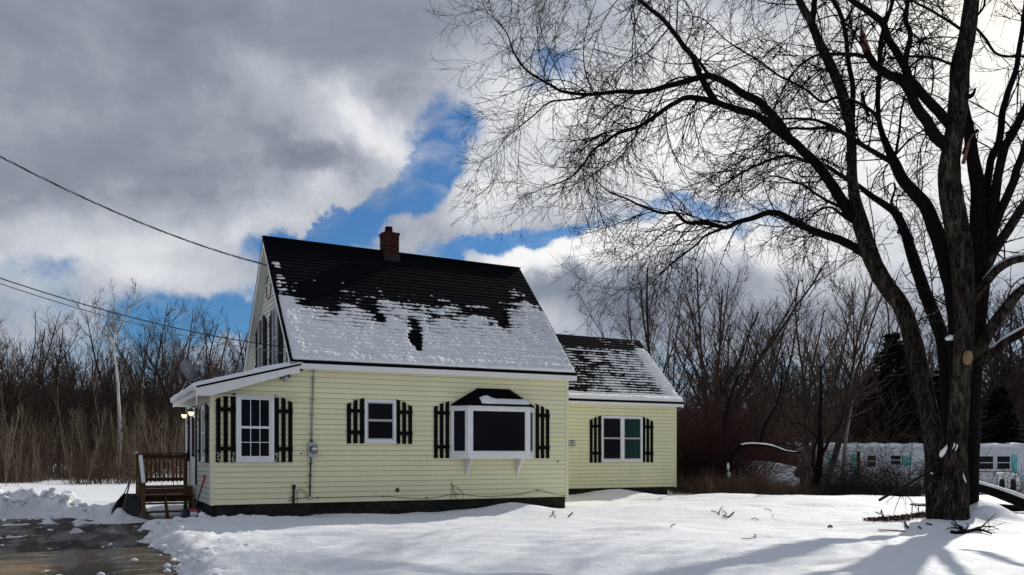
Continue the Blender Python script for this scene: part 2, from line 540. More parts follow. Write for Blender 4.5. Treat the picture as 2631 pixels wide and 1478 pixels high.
def snow_material(name, dirty, thin=False):
    m = bpy.data.materials.new(name)
    m.use_nodes = True
    N = NT(m.node_tree)
    p = m.node_tree.nodes['Principled BSDF']
    tc = N.n('ShaderNodeTexCoord')
    ob = tc.outputs['Object']
    n1 = N.noise(ob, 1.3, 5, 0.6)
    col = N.mix(n1, (0.84, 0.86, 0.885), (0.90, 0.905, 0.91))
    if dirty:
        at_ = N.n('ShaderNodeAttribute', attribute_name='dirt')
        n2 = N.noise(ob, 5.0, 7, 0.7)
        f = N.math('MULTIPLY', at_.outputs['Fac'], N.mapr(n2, 0.36, 0.62), clamp=True)
        col = N.mix(f, col, (0.36, 0.29, 0.20))
    if thin:
        at_ = N.n('ShaderNodeAttribute', attribute_name='thin')
        col = N.mix(N.mapr(at_.outputs['Fac'], 0.10, 0.75), col, (0.10, 0.11, 0.13))
    N.link(col, p.inputs['Base Color'])
    p.inputs['Roughness'].default_value = 0.65
    p.inputs['Specular IOR Level'].default_value = 0.25
    b = N.n('ShaderNodeBump')
    b.inputs['Distance'].default_value = 0.022
    b.inputs['Strength'].default_value = 0.9
    h = N.math('ADD', N.noise(ob, 24.0 if thin else 9.0, 6, 0.65), N.math('MULTIPLY', N.noise(ob, 60.0, 3, 0.6), 0.25))
    N.link(h, b.inputs['Height'])
    N.link(b.outputs[0], p.inputs['Normal'])
    return m


M['snow'] = snow_material('snow', True)
M['roof_snow'] = snow_material('roof_snow', False)
M['thin_snow'] = snow_material('thin_snow', False, True)


def drive_material():
    m = bpy.data.materials.new('wet_asphalt')
    m.use_nodes = True
    N = NT(m.node_tree)
    p = m.node_tree.nodes['Principled BSDF']
    tc = N.n('ShaderNodeTexCoord')
    ob = tc.outputs['Object']
    along = N.mapping(ob, scale=(1.6, 0.35, 1))
    p.inputs['Specular IOR Level'].default_value = 0.25
    g = N.noise(ob, 120.0, 3, 0.7)
    asphalt = N.mix(N.noise(ob, 1.4, 6, 0.65), N.mix(g, (0.008, 0.008, 0.009), (0.036, 0.033, 0.030)), N.mix(g, (0.020, 0.014, 0.008), (0.075, 0.054, 0.034)))
    fine = N.noise(ob, 34.0, 6, 0.75)
    mid = N.noise(N.mapping(ob, rot=(0, 0, 0.46), scale=(1.0, 2.6, 1)), 1.1, 8, 0.68)
    sand_n = N.math('ADD', N.math('MULTIPLY', mid, 0.62), N.math('MULTIPLY', fine, 0.38))
    sep = N.n('ShaderNodeSeparateXYZ')
    N.link(ob, sep.inputs[0])
    more = N.math('MULTIPLY', N.mapr(sep.outputs[1], -5.6, -3.4, 0.18, 0.0), N.mapr(sep.outputs[0], -4.9, -4.1, 1.0, 0.15))
    track = N.mapr(N.math('ABSOLUTE', N.math('SUBTRACT', sep.outputs[0], -3.95)), 0.12, 0.55, -0.13, 0.0)
    sand = N.mapr(N.math('ADD', N.math('ADD', sand_n, more), track), 0.46, 0.72)
    c1 = N.mix(N.math('MULTIPLY', sand, 0.9), asphalt, N.mix(g, (0.15, 0.105, 0.06), (0.46, 0.335, 0.19)))
    streak = N.noise(N.mapping(ob, (3.0, 1.0, 0), (0, 0, 0.46), (0.7, 3.2, 1)), 1.3, 8, 0.68)
    slush_n = N.math('ADD', N.math('MULTIPLY', streak, 0.66), N.math('MULTIPLY', N.noise(ob, 19.0, 6, 0.75), 0.34))
    slush = N.mapr(slush_n, 0.555, 0.64)
    c2 = N.mix(N.math('MULTIPLY', slush, 0.85), c1, (0.70, 0.70, 0.70))
    N.link(c2, p.inputs['Base Color'])
    wet = N.mapr(N.noise(along, 1.7, 4, 0.5), 0.42, 0.62, 0.85, 0.38)
    N.link(N.math('MAXIMUM', wet, N.math('MULTIPLY', N.math('MAXIMUM', slush, sand), 0.8)), p.inputs['Roughness'])
    b = N.n('ShaderNodeBump')
    b.inputs['Distance'].default_value = 0.015
    N.link(N.math('ADD', N.math('MULTIPLY', g, 0.4), N.math('ADD', N.math('MULTIPLY', slush, 1.2), N.math('MULTIPLY', N.noise(ob, 30.0, 4, 0.6), 0.6))), b.inputs['Height'])
    N.link(b.outputs[0], p.inputs['Normal'])
    return m


M['drive'] = drive_material()

# ---------------------------------------------------------------- ground
OX, OY, RZ = -4.805, 18.81, math.radians(26.3)
CR, SR = math.cos(RZ), math.sin(RZ)


def to_house(x, y):
    dx, dy = x - OX, y - OY
    return dx * CR + dy * SR, -dx * SR + dy * CR


def from_house(lx, ly, z=0.0):
    return Vector((OX + lx * CR - ly * SR, OY + lx * SR + ly * CR, z))


def bare(x, y):
    g = 0.14 * sstep(9, 20, y) - 0.02 + 0.09 * sstep(-3, 2.5, x) * sstep(17, 23, y)
    g = g - 1.55 * sstep(25, 46, y) * sstep(3.5, 13, x)
    return g


def drive_dist(x, y):
    lx, ly = to_house(x, y)
    f = np.interp(lx, [-14, -9, -6, -4.2, -3.4, -2.7], [4.6, 4.4, 3.9, 3.1, 2.0, 0.9])
    wob = 0.9 * fbm(x * 0.9, y * 0.9, 4, 31) + 0.25 * fbm(x * 5, y * 5, 3, 32)
    d = np.maximum(lx + 3.05 + wob, ly - f + wob)
    path = np.maximum(np.abs(lx + 2.35) - 0.75, np.abs(ly - 1.3) - 0.75) + 0.4 * wob
    return np.minimum(d, path)


def snow_z(x, y):
    x = np.asarray(x, float)
    y = np.asarray(y, float)
    lx, ly = to_house(x, y)
    d = drive_dist(x, y)
    g = bare(x, y)
    near = np.exp(-np.clip(d, 0, 50) / 1.1)
    und = 0.26 * fbm(x * 0.22, y * 0.30, 3, 3) + 0.13 * fbm(x * 0.55 + 0.3 * y, y * 1.35, 4, 5) + 0.035 * fbm(x * 1.3, y * 5.0, 4, 9) + 0.016 * fbm(x * 5, y * 11, 3, 12)
    far_fade = np.clip(30 / np.maximum(np.hypot(x, y), 30), 0.15, 1)
    z = g + 0.145 + und * far_fade + 0.05 * sstep(-6, 3, x) * sstep(18, 10, y)
    for cx, cy, r, a in ((2.4, 15.6, 1.1, 0.10), (0.05, 20.6, 0.75, 0.15), (3.3, 27.2, 0.9, 0.20), (-3.0, 15.2, 1.2, 0.05), (9.35, 17.3, 0.55, 0.42), (8.0, 16.55, 0.8, 0.10), (6.6, 24.4, 2.5, 0.12)):
        z = z + a * np.exp(-((x - cx) ** 2 + (y - cy) ** 2) / r ** 2)
    lump = fbm(x * 2.6, y * 2.6, 4, 21, 0.6)
    chunk = np.abs(fbm(x * 6.5, y * 6.5, 3, 23, 0.6))
    z = z + near * (0.30 * lump + 0.34 * chunk) * sstep(0.0, 0.35, d)
    # trodden edge on the lawn beside the drive
    tr = np.exp(-((d - 1.2) / 1.0) ** 2) * sstep(0.2, 0.8, d) * (ly < 1.5) * sstep(-0.12, 0.12, fbm(x * 0.8, y * 0.8, 2, 29))
    z = z + tr * 0.20 * np.abs(fbm(x * 7.3, y * 8.3, 3, 27, 0.65))
    # ploughed bank behind the drive
    bw = sstep(-3.4, -4.6, lx) * sstep(1.0, 2.2, ly)
    crest = np.exp(-((d - 1.0) / 0.85) ** 2) * bw * (0.65 + 1.1 * fbm(x * 0.6, y * 0.6, 2, 41))
    z = z + crest * (0.36 + 0.28 * lump + 0.14 * sstep(-0.03, 0.10, fbm(x * 4.6, y * 4.6, 3, 24, 0.6)) + 0.22 * np.abs(fbm(x * 9, y * 9, 3, 25)))
    # heap beside the steps
    z = z + 0.16 * np.exp(-(((lx + 3.25) / 0.5) ** 2 + ((ly - 2.2) / 0.6) ** 2)) * (1 + 1.6 * lump)
    depth = sstep(-0.02, 0.55, d)
    z = (g - 0.07) * (1 - depth) + z * depth
    z = z + 0.17 * np.exp(-(((lx + 3.2) / 0.50) ** 2 + ((ly - 1.75) / 0.36) ** 2)) * (1 + 1.8 * lump + 0.8 * chunk) + 0.10 * np.exp(-(((lx + 3.6) / 0.8) ** 2 + ((ly - 1.5) / 0.4) ** 2)) * (1 + 2 * lump)
    # slush left on the drive
    lum = fbm(lx * 1.3, ly * 0.45, 5, 51) + 0.5 * fbm(x * 7, y * 7, 3, 53)
    z = z + (1 - depth) * 0.11 * sstep(0.15, 0.33, lum)
    for (x0, y0), (x1, y1), w_, h_ in (((-10.4, 14.7), (-8.0, 16.9), 0.11, 0.10), ((-7.6, 15.0), (-9.9, 20.0), 0.14, 0.05), ((-6.3, 11.8), (-7.5, 14.4), 0.20, 0.05), ((-10.6, 18.2), (-9.2, 18.9), 0.10, 0.07)):
        ex, ey = x1 - x0, y1 - y0
        ll = math.hypot(ex, ey)
        s_ = np.clip(((x - x0) * ex + (y - y0) * ey) / ll ** 2, 0, 1)
        wv = 0.35 * fbm(x * 1.1, y * 1.1, 3, 55)
        q_ = np.hypot(x - x0 - s_ * ex, y - y0 - s_ * ey) + np.abs(wv) * 0.6
        z = z + (1 - depth) * h_ * np.exp(-(q_ / w_) ** 2) * (0.9 + 2.2 * fbm(x * 5, y * 5, 3, 57)) * 1.3
    # ground under the house and stair stays clear
    under = sstep(0.0, 0.25, lx + 2.75) * sstep(0.0, 0.25, ly - 1.9) * sstep(0.1, -0.1, lx + 1.6) * sstep(4.6, 4.0, ly)
    z = z * (1 - under) + (g + 0.03) * under
    return z


def graded(a, b, step, lo, hi, grow=1.16):
    mid = list(np.arange(a, b, step))
    right, s, p = [], step, mid[-1]
    while p < hi:
        s *= grow
        p += s
        right.append(p)
    left, s, p = [], step, a
    while p > lo:
        s *= grow
        p -= s
        left.append(p)
    return np.array(left[::-1] + mid + right)


def build_ground():
    xs = graded(-13.5, 13.5, 0.075, -900, 900)
    ys = graded(8.5, 29.0, 0.075, -500, 1400)
    X, Y = np.meshgrid(xs, ys)
    Z = snow_z(X, Y)
    n, m = len(ys), len(xs)
    i = np.arange(n - 1)[:, None] * m + np.arange(m - 1)[None, :]
    faces = np.stack([i, i + 1, i + m + 1, i + m], -1).reshape(-1, 4)
    me = np_mesh("snow_ground", np.stack([X, Y, Z], -1).reshape(-1, 3), faces, M['snow'])
    d = drive_dist(X, Y).ravel()
    at_ = me.attributes.new('dirt', 'FLOAT', 'POINT')
    lxx, lyy = to_house(X, Y)
    front_w = sstep(1.5, -3.0, lyy).ravel()
    at_.data.foreach_set('value', (np.exp(-np.clip(d, 0, 50) / 0.30) * (0.35 + 0.65 * front_w)).astype(np.float32))
    tag(obj("snow_ground", me), kind='structure')

    lx = np.arange(-16, -1.5, 0.12)
    ly = np.arange(-26, 5.6, 0.12)
    A, B = np.meshgrid(lx, ly)
    wx, wy = OX + A * CR - B * SR, OY + A * SR + B * CR
    Z = bare(wx, wy) + 0.012 + 0.05 * fbm(A * 1.2, B * 0.4, 3, 61)
    n, m = A.shape
    i = np.arange(n - 1)[:, None] * m + np.arange(m - 1)[None, :]
    faces = np.stack([i, i + 1, i + m + 1, i + m], -1).reshape(-1, 4)
    o = obj("driveway", np_mesh("driveway", np.stack([A, B, Z], -1).reshape(-1, 3), faces, M['drive']))
    o.location = (OX, OY, 0)
    o.rotation_euler = (0, 0, RZ)
    tag(o, kind='structure')

    # wooded hill far behind
    hx = np.linspace(-520, 620, 160)
    hy = np.linspace(105, 420, 26)
    X, Y = np.meshgrid(hx, hy)
    rise = sstep(105, 200, Y)
    H = np.interp(hx, [-520, -160, -70, -20, 20, 90, 160, 300, 620], [26, 20, 17, 15, 13, 16, 18, 26, 30])[None, :]
    Z = -2 + rise * (H + 5 * fbm(X * 0.02, Y * 0.02, 4, 71)) + rise * 2.4 * fbm(X * 0.25, Y * 0.25, 3, 73) + 6 * sstep(200, 420, Y)
    n, m = X.shape
    i = np.arange(n - 1)[:, None] * m + np.arange(m - 1)[None, :]
    faces = np.stack([i, i + 1, i + m + 1, i + m], -1).reshape(-1, 4)
    tag(obj("hill", np_mesh("hill", np.stack([X, Y, Z], -1).reshape(-1, 3), faces, M['hill'])), kind='structure')


build_ground()


def snow_chunks():
    """broken lumps thrown up by the plough, past counting"""
    rc = np.random.default_rng(3)
    ico = [(0, 0, 1), (0.89, 0, 0.45), (0.28, 0.85, 0.45), (-0.72, 0.53, 0.45), (-0.72, -0.53, 0.45), (0.28, -0.85, 0.45), (0.72, 0.53, -0.45), (-0.28, 0.85, -0.45), (-0.89, 0, -0.45), (-0.28, -0.85, -0.45), (0.72, -0.53, -0.45), (0, 0, -1)]
    icf = [(0, 1, 2), (0, 2, 3), (0, 3, 4), (0, 4, 5), (0, 5, 1), (1, 6, 2), (2, 7, 3), (3, 8, 4), (4, 9, 5), (5, 10, 1), (2, 6, 7), (3, 7, 8), (4, 8, 9), (5, 9, 10), (1, 10, 6), (6, 11, 7), (7, 11, 8), (8, 11, 9), (9, 11, 10), (10, 11, 6)]
    ico = np.array(ico)
    X = rc.uniform(-16, -2, 26000)
    Y = rc.uniform(9.5, 25, 26000)
    d = drive_dist(X, Y)
    lx, ly = to_house(X, Y)
    prob = np.where(ly > 2.0, np.exp(-((d - 0.9) / 0.7) ** 2) * 0.55, np.exp(-((d - 0.35) / 0.40) ** 2) * 0.09) + np.where(d < 0, 0.004, 0)
    ok = (rc.uniform(size=len(X)) < prob) & (d < 2.4) & ~((lx > -2.9) & (ly > 0.4))
    X, Y = X[ok], Y[ok]
    Z = snow_z(X, Y)
    V, Fc = [], []
    for x, y, z, dd in zip(X, Y, Z, drive_dist(X, Y)):
        r = 0.02 + 0.07 * rc.uniform() ** 2 * (1.0 if dd > 0.2 else 0.6)
        if rc.uniform() < 0.06:
            r *= 1.7
        q = ico * rc.uniform(0.65, 1.25, size=(12, 1)) * r * np.array((1.2, 1.0, 0.8))
        b = len(V)
        zz = max(z, float(bare(np.array(x), np.array(y))) + 0.01)
        V.extend(q + np.array((x, y, zz + 0.25 * r)))
        Fc.extend([(f0 + b, f1 + b, f2 + b) for f0, f1, f2 in icf])
    tag(obj("snow_chunks", np_mesh("snow_chunks", V, Fc, M['roof_snow'], smooth=True)), "broken lumps of ploughed snow along the driveway edge and bank", "snow", kind='stuff')


snow_chunks()

# ---------------------------------------------------------------- the house
house = thing("house", "pale yellow clapboard house with snowy black roof, brick chimney and black shutters", "house", (OX, OY, 0), RZ)


def frame_m(fn):
    """matrix of a wall: (along, outward, up) -> house coordinates"""
    o = Vector(fn(0, 0, 0))
    a, b, c = (Vector(fn(*v)) - o for v in ((1, 0, 0), (0, 1, 0), (0, 0, 1)))
    m = Matrix.Identity(4)
    for i in range(3):
        m[i][0], m[i][1], m[i][2], m[i][3] = a[i], b[i], c[i], o[i]
    return m


FRONT = frame_m(lambda a, o, z: (a, -o, z))
SIDE = frame_m(lambda a, o, z: (-1.59 - o, a, z))
GABLE = frame_m(lambda a, o, z: (0.22 - o, a, z))
WING_Y = 4.35
WING = frame_m(lambda a, o, z: (a, WING_Y - o, z))
RIGHT = frame_m(lambda a, o, z: (6.9 + o, a, z))

Z0 = 0.55                       # bottom of the siding
COURSE = 0.1143
EAVE_Y, EAVE_Z, RIDGE_Y = -0.18, 3.62, 3.0
RX0, RX1 = 0.0, 7.08            # rake to rake


def ridge_z(x):
    return 6.95 - 0.016 * x


def main_roof_z(x, y):
    yy = y if y <= RIDGE_Y else 2 * RIDGE_Y - y
    return EAVE_Z + (ridge_z(x) - EAVE_Z) * (yy - EAVE_Y) / (RIDGE_Y - EAVE_Y)


PX0, PX1 = -1.93, 0.22          # porch roof, eave to wall


def porch_roof_z(x):
    return 2.99 + (x - PX0) / (PX1 - PX0) * 0.56


board_cache = {}


def boards(parent, W, rows, mat):
    """one siding_board object for each course; rows: (z, a0, a1)"""
    lengths = []
    jr = random.Random(len(rows) * 7 + int(rows[0][1] * 10))
    cuts = []
    for k_, (z, a0, a1) in enumerate(rows):
        if k_ % 2 == 0:                         # two courses to a panel: the joint runs through both
            cuts = sorted(a0 + (q + jr.uniform(0.2, 0.8)) * 3.0 for q in range(int((a1 - a0) / 3.0)))
        e_ = [a0] + [c_ for c_ in cuts if a0 + 0.25 < c_ < a1 - 0.25] + [a1]
        lengths += [(z, e_[i_] + (0.0015 if i_ else 0), e_[i_ + 1] - 0.0015) for i_ in range(len(e_) - 1)]
    for z, a0, a1 in lengths:
        if a1 - a0 < 0.03:
            continue
        key = (id(mat), round(a0, 2), round(a1, 2), tuple(round(W[i][j], 2) for i in range(3) for j in range(4)))
        if key not in board_cache:
            prof = [(0.0, 0.0), (0.006, 0.010), (0.0185, 0.0), (0.0205, 0.006), (0.0048, COURSE - 0.009), (0.003, COURSE + 0.012), (0.0, COURSE + 0.012)]
            mb = MB()
            mb.prism([(a0, o, q) for o, q in prof], (a1 - a0, 0, 0), W)
            me_ = mb.mesh("siding_board", mat)
            me_.materials.append(M['lap_shade'])
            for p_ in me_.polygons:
                if p_.index in (2, 3, 6):          # shadow line painted under the lip and just below the next lap
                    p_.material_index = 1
            board_cache[key] = me_
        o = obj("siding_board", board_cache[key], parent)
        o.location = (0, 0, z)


# front wall, porch end included
mb = MB()
mb.prism([(-1.58, 0.001, Z0), (6.89, 0.001, Z0), (6.89, 0.001, 3.56), (-0.1, 0.001, 3.40), (-1.58, 0.001, 2.96)], (0, 0.12, 0))
w = mb.build("wall", M['siding'], house)
rows = []
for k in range(27):
    z = Z0 + k * COURSE
    zt = z + COURSE
    if z > 3.50:
        break
    a0 = -1.55 if zt < 2.94 else max(-1.55, PX0 + (zt - 2.99 + 0.05) / 0.56 * (PX1 - PX0))
    rows.append((z, a0, 6.86))
boards(w, FRONT, rows, M['siding'])
# porch side wall
mb = MB()
mb.box(-1.589, -1.47, 0.121, 4.7, Z0, 2.95)
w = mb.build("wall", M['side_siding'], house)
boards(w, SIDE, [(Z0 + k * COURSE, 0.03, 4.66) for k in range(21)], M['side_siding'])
# gable wall above the porch roof
mb = MB()
mb.prism([(0.221, -0.0 + 0.125, 3.0), (0.221, 5.999, 3.0), (0.221, 5.999, 3.70), (0.221, 3.0, 6.80), (0.221, 0.125, 3.83)], (0.12, 0, 0))
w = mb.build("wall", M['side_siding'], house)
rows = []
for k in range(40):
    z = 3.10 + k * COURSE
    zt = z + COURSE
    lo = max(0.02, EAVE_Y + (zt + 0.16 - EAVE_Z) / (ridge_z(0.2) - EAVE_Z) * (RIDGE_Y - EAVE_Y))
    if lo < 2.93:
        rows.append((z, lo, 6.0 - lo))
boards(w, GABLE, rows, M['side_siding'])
# right-hand and rear walls of the main block
mb = MB()
mb.prism([(6.899, 0.121, Z0), (6.899, 5.999, Z0), (6.899, 5.999, 3.70), (6.899, 3.0, 6.68), (6.899, 0.121, 3.75)], (-0.12, 0, 0))
w = mb.build("wall", M['siding'], house)
boards(w, RIGHT, [(Z0 + k * COURSE, 0.03, 5.97 if z_ else 0) for k in range(27) for z_ in (1,)], M['siding'])
MB().box(0.342, 6.778, 5.88, 6.0, Z0, 3.6).build("wall", M['siding'], house)
# wing
mb = MB()
mb.box(6.90, 13.50, WING_Y + 0.001, WING_Y + 0.12, Z0, 3.26)
w = mb.build("wall", M['siding'], house)
boards(w, WING, [(Z0 + k * COURSE, 6.92, 13.46) for k in range(23) if Z0 + k * COURSE < 3.19], M['siding'])
mb = MB()
mb.prism([(13.499, WING_Y + 0.121, Z0), (13.499, 9.0, Z0), (13.499, 9.0, 3.2), (13.499, 6.72, 5.45), (13.499, WING_Y + 0.121, 3.25)], (-0.12, 0, 0))
mb.build("wall", M['siding'], house)
MB().box(6.9, 13.37, 8.88, 9.0, Z0, 3.2).build("wall", M['siding'], house)
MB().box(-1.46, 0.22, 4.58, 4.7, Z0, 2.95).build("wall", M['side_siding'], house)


# corner boards, fascias, soffits
def part(name, mat, *boxes, bevel=0.0, label=None):
    mb_ = MB()
    for b in boxes:
        mb_.box(*b)
    o = mb_.build(name, mat, house, bevel=bevel)
    if label:
        o['label'] = label
    return o


part("corner_board", M['cream_trim'], (-1.612, -1.535, -0.024, 0.0, Z0 - 0.01, 2.955), (-1.614, -1.5905, 0.0, 0.075, Z0 - 0.01, 2.955), bevel=0.003)
part("corner_board", M['cream_trim'], (6.845, 6.924, -0.026, 0.0, Z0 - 0.02, 3.52), (6.9005, 6.926, 0.0, 0.075, Z0 - 0.02, 3.52), bevel=0.003)
part("corner_board", M['cream_trim'], (13.435, 13.524, WING_Y - 0.026, WING_Y, Z0 - 0.02, 3.18), (13.5005, 13.526, WING_Y, WING_Y + 0.075, Z0 - 0.02, 3.18), bevel=0.003)
part("corner_board", M['frame'], (-1.612, -1.5905, 4.63, 4.70, Z0 - 0.01, 2.93))
# main eave
part("fascia", M['trim'], (RX0 + 0.002, RX1 - 0.002, EAVE_Y - 0.004, EAVE_Y + 0.018, 3.44, 3.560), bevel=0.003)
part("soffit", M['soffit'], (0.25, RX1 - 0.004, EAVE_Y + 0.019, -0.001, 3.455, 3.47))
# wing eave
WE_Y, WE_Z, WR_Y = WING_Y - 0.17, 3.30, WING_Y + 2.38
WX1 = 13.70


def wing_ridge_z(x):
    return 5.63 + 0.01 * (13.7 - x)


part("fascia", M['trim'], (6.96, WX1, WE_Y - 0.004, WE_Y + 0.018, 3.15, 3.245), bevel=0.003)
part("soffit", M['soffit'], (6.96, WX1 - 0.004, WE_Y + 0.019, WING_Y - 0.001, 3.165, 3.18))


# rake boards along the gables
def rake(x0, x1, yz, depth, name="rake_board", mat=None):
    (y0, z0), (y1, z1) = yz
    mb_ = MB()
    mb_.prism([(x0, y0, z0), (x0, y1, z1), (x0, y1, z1 - depth), (x0, y0, z0 - depth)], (x1 - x0, 0, 0))
    return mb_.build(name, mat or M['trim'], house)


ez, rzl, rzr = EAVE_Z, ridge_z(0), ridge_z(7.08)
rake(RX0 + 0.004, RX0 + 0.026, ((EAVE_Y + 0.02, ez - 0.075), (RIDGE_Y, rzl - 0.085)), 0.13)
rake(RX0 + 0.004, RX0 + 0.026, ((6.0 - EAVE_Y - 0.02, ez - 0.075), (RIDGE_Y, rzl - 0.086)), 0.13)
rake(RX0 + 0.027, 0.219, ((EAVE_Y + 0.1, ez - 0.02), (RIDGE_Y, rzl - 0.13)), 0.015, "soffit", M['soffit'])
rake(RX0 + 0.027, 0.219, ((6.0 - EAVE_Y - 0.1, ez - 0.02), (RIDGE_Y, rzl - 0.131)), 0.015, "soffit", M['soffit'])
rake(RX1 - 0.026, RX1 - 0.004, ((EAVE_Y + 0.02, ez - 0.075), (RIDGE_Y, rzr - 0.085)), 0.12)
rake(WX1 - 0.026, WX1 - 0.004, ((WE_Y + 0.02, WE_Z - 0.07), (WR_Y, wing_ridge_z(13.7) - 0.08)), 0.12)


# roofs: deck slab + overlapping rows of shingles
def slope_roof(name, x0, x1, ye, ze, yr, zr0, zr1, both, thick=0.085, rows_exposure=0.142, label=None):
    """ye/ze eave, yr ridge line, zr0 / zr1 ridge height at x0 / x1"""
    mb_ = MB()
    prof = lambda zr: [(ye, ze - thick), (ye, ze), (yr, zr), (yr, zr - thick)]
    a, b = prof(zr0), prof(zr1)
    mb_.add([(x0, y, z) for y, z in a] + [(x1, y, z) for y, z in b], [(3, 2, 1, 0), (4, 5, 6, 7), (0, 1, 5, 4), (1, 2, 6, 5), (2, 3, 7, 6), (3, 0, 4, 7)])
    if both:
        yb = 2 * yr - ye
        mb_.add([(x0, y, z) for y, z in ((yb, ze - thick), (yb, ze), (yr + 0.001, zr0), (yr + 0.001, zr0 - thick))] + [(x1, y, z) for y, z in ((yb, ze - thick), (yb, ze), (yr + 0.001, zr1), (yr + 0.001, zr1 - thick))],
                [(0, 1, 2, 3), (7, 6, 5, 4), (4, 5, 1, 0), (5, 6, 2, 1), (6, 7, 3, 2), (7, 4, 0, 3)])
    r = mb_.build("roof", M['roof_deck'], house)
    if label:
        r['label'] = label
    L = math.hypot(yr - ye, (zr0 + zr1) / 2 - ze)
    nrow = int(L / rows_exposure)
    for k in range(nrow + 1):
        h0, h1 = k * rows_exposure, min(L - 0.002, (k + 1) * rows_exposure + 0.03)
        if h1 - h0 < 0.05:
            continue
        mb_ = MB()
        off = 0.152 if k % 2 else 0.0
        xa = x0 - 0.008
        cuts = [xa] + [q for q in np.arange(x0 + off, x1, 0.305) if q > x0 + 0.03 and q < x1 - 0.03] + [x1 + 0.008]
        for i in range(len(cuts) - 1):
            c0, c1 = cuts[i] + 0.004, cuts[i + 1] - 0.004
            lift0, lift1 = 0.013 + 0.003 * RNG.random(), 0.004
            vs = []
            for h, lf in ((h0, lift0), (h1, lift1)):
                for c in (c0, c1):
                    t_ = min(max((c - x0) / (x1 - x0), 0), 1)
                    zr = zr0 + (zr1 - zr0) * t_
                    dy, dz = (yr - ye), (zr - ze)
                    ln = math.hypot(dy, dz)
                    ny, nz = -dz / ln, dy / ln
                    for q in (0.0005, lf):
                        vs.append((c, ye + dy * h / L + ny * q, ze + dz * h / L + nz * q))
            # 0/1 low-left (bottom, top), 2/3 low-right, 4/5 high-left, 6/7 high-right
            mb_.add(vs, [(1, 3, 7, 5), (0, 2, 3, 1), (0, 1, 5, 4), (2, 6, 7, 3)])
        mb_.build("shingle_row", M['shingle'], r)
    return r


slope_roof("main", RX0, RX1, EAVE_Y, EAVE_Z, RIDGE_Y, ridge_z(0), ridge_z(RX1), True)
slope_roof("wing", 6.93, WX1, WE_Y, WE_Z, WR_Y, wing_ridge_z(6.93), wing_ridge_z(13.7), True, thick=0.08)
MB().box(RX0 - 0.01, RX1 + 0.01, -0.075, 0.075, 0, 0.02, Matrix.Translation((0, RIDGE_Y, 6.955)) @ Matrix.Rotation(0.016, 4, 'Y')).build("ridge_cap", M['shingle'], house)

# porch roof: deck, fascia, gutter lip, soffit
mb = MB()
mb.prism([(PX0, -0.22, 2.955), (PX0, -0.22, 2.99), (PX1 - 0.002, -0.22, 3.55), (PX1 - 0.002, -0.22, 3.515)], (0, 4.97, 0))
porch_roof = mb.build("roof", M['roof_deck'], house)
mb = MB()
mb.prism([(PX0 + 0.01, -0.215, 2.953), (0.19, -0.215, 3.501), (0.19, -0.215, 3.33), (-0.02, -0.215, 3.31), (PX0 + 0.30, -0.215, 2.80), (PX0 + 0.01, -0.215, 2.80)], (0, 0.025, 0))
mb.build("fascia", M['trim'], house, bevel=0.003)
part("fascia", M['trim'], (PX0 + 0.012, PX0 + 0.034, -0.189, 4.73, 2.80, 2.95), bevel=0.003)
part("soffit", M['soffit'], (PX0 + 0.035, -1.613, -0.188, 4.73, 2.815, 2.83))
part("soffit", M['soffit'], (-1.612, 0.2, -0.188, -0.026, 2.815, 2.83)).hide_render = False


# snow lying on the roofs: a real layer of its own
def roof_snow(x0, x1, ye, ze, yr, zr_fn, thick_fn, nx, ny, parent_label):
    L = math.hypot(yr - ye, zr_fn((x0 + x1) / 2) - ze)
    A, H = np.meshgrid(np.linspace(x0 - 0.015, x1 + 0.015, nx), np.linspace(0.0, L, ny))
    T = thick_fn(A - x0, H, L)
    zr = zr_fn(A)
    dy, dz = yr - ye, zr - ze
    ln = np.hypot(dy, dz)
    nyv, nzv = -dz / ln, dy / ln
    off = T + 0.004
    jx = 0.010 * fbm(A * 14, H * 14, 2, 81)
    Yv = ye + dy * H / L + nyv * off
    Zv = ze + dz * H / L + nzv * off
    verts = np.stack([A + jx, Yv, Zv], -1)
    i = np.arange(ny - 1)[:, None] * nx + np.arange(nx - 1)[None, :]
    faces = np.stack([i, i + 1, i + nx + 1, i + nx], -1).reshape(-1, 4)
    keep = T.ravel()[faces].max(1) > 0.0035
    top = faces[keep]
    # underside so that the layer is closed at its edge
    base = np.stack([A + jx, ye + dy * H / L + nyv * 0.002, ze + dz * H / L + nzv * 0.002], -1).reshape(-1, 3)
    nv = nx * ny
    lo = top[:, ::-1] + nv
    # skirts round the border of the kept faces
    e = np.concatenate([top[:, [0, 1]], top[:, [1, 2]], top[:, [2, 3]], top[:, [3, 0]]])
    key = e.min(1).astype(np.int64) * (nv + 1) + e.max(1)
    u, inv, cnt = np.unique(key, return_inverse=True, return_counts=True)
    be = e[cnt[inv] == 1]
    skirt = np.stack([be[:, 1], be[:, 0], be[:, 0] + nv, be[:, 1] + nv], -1)
    faces = np.concatenate([top, lo, skirt])
    verts = np.concatenate([verts.reshape(-1, 3), base])
    used = np.unique(faces)
    remap = np.zeros(len(verts), int)
    remap[used] = np.arange(len(used))
    me = np_mesh("roof_snow", verts[used], remap[faces], M['thin_snow'])
    thin_ = np.exp(-np.concatenate([T.ravel(), T.ravel()])[used] / 0.011)      # a thin film lets the shingles show through
    me.attributes.new('thin', 'FLOAT', 'POINT').data.foreach_set('value', thin_.astype(np.float32))
    o = obj("roof_snow", me, house)
    o['kind'] = 'stuff'
    if parent_label:
        o['label'] = parent_label
    return o


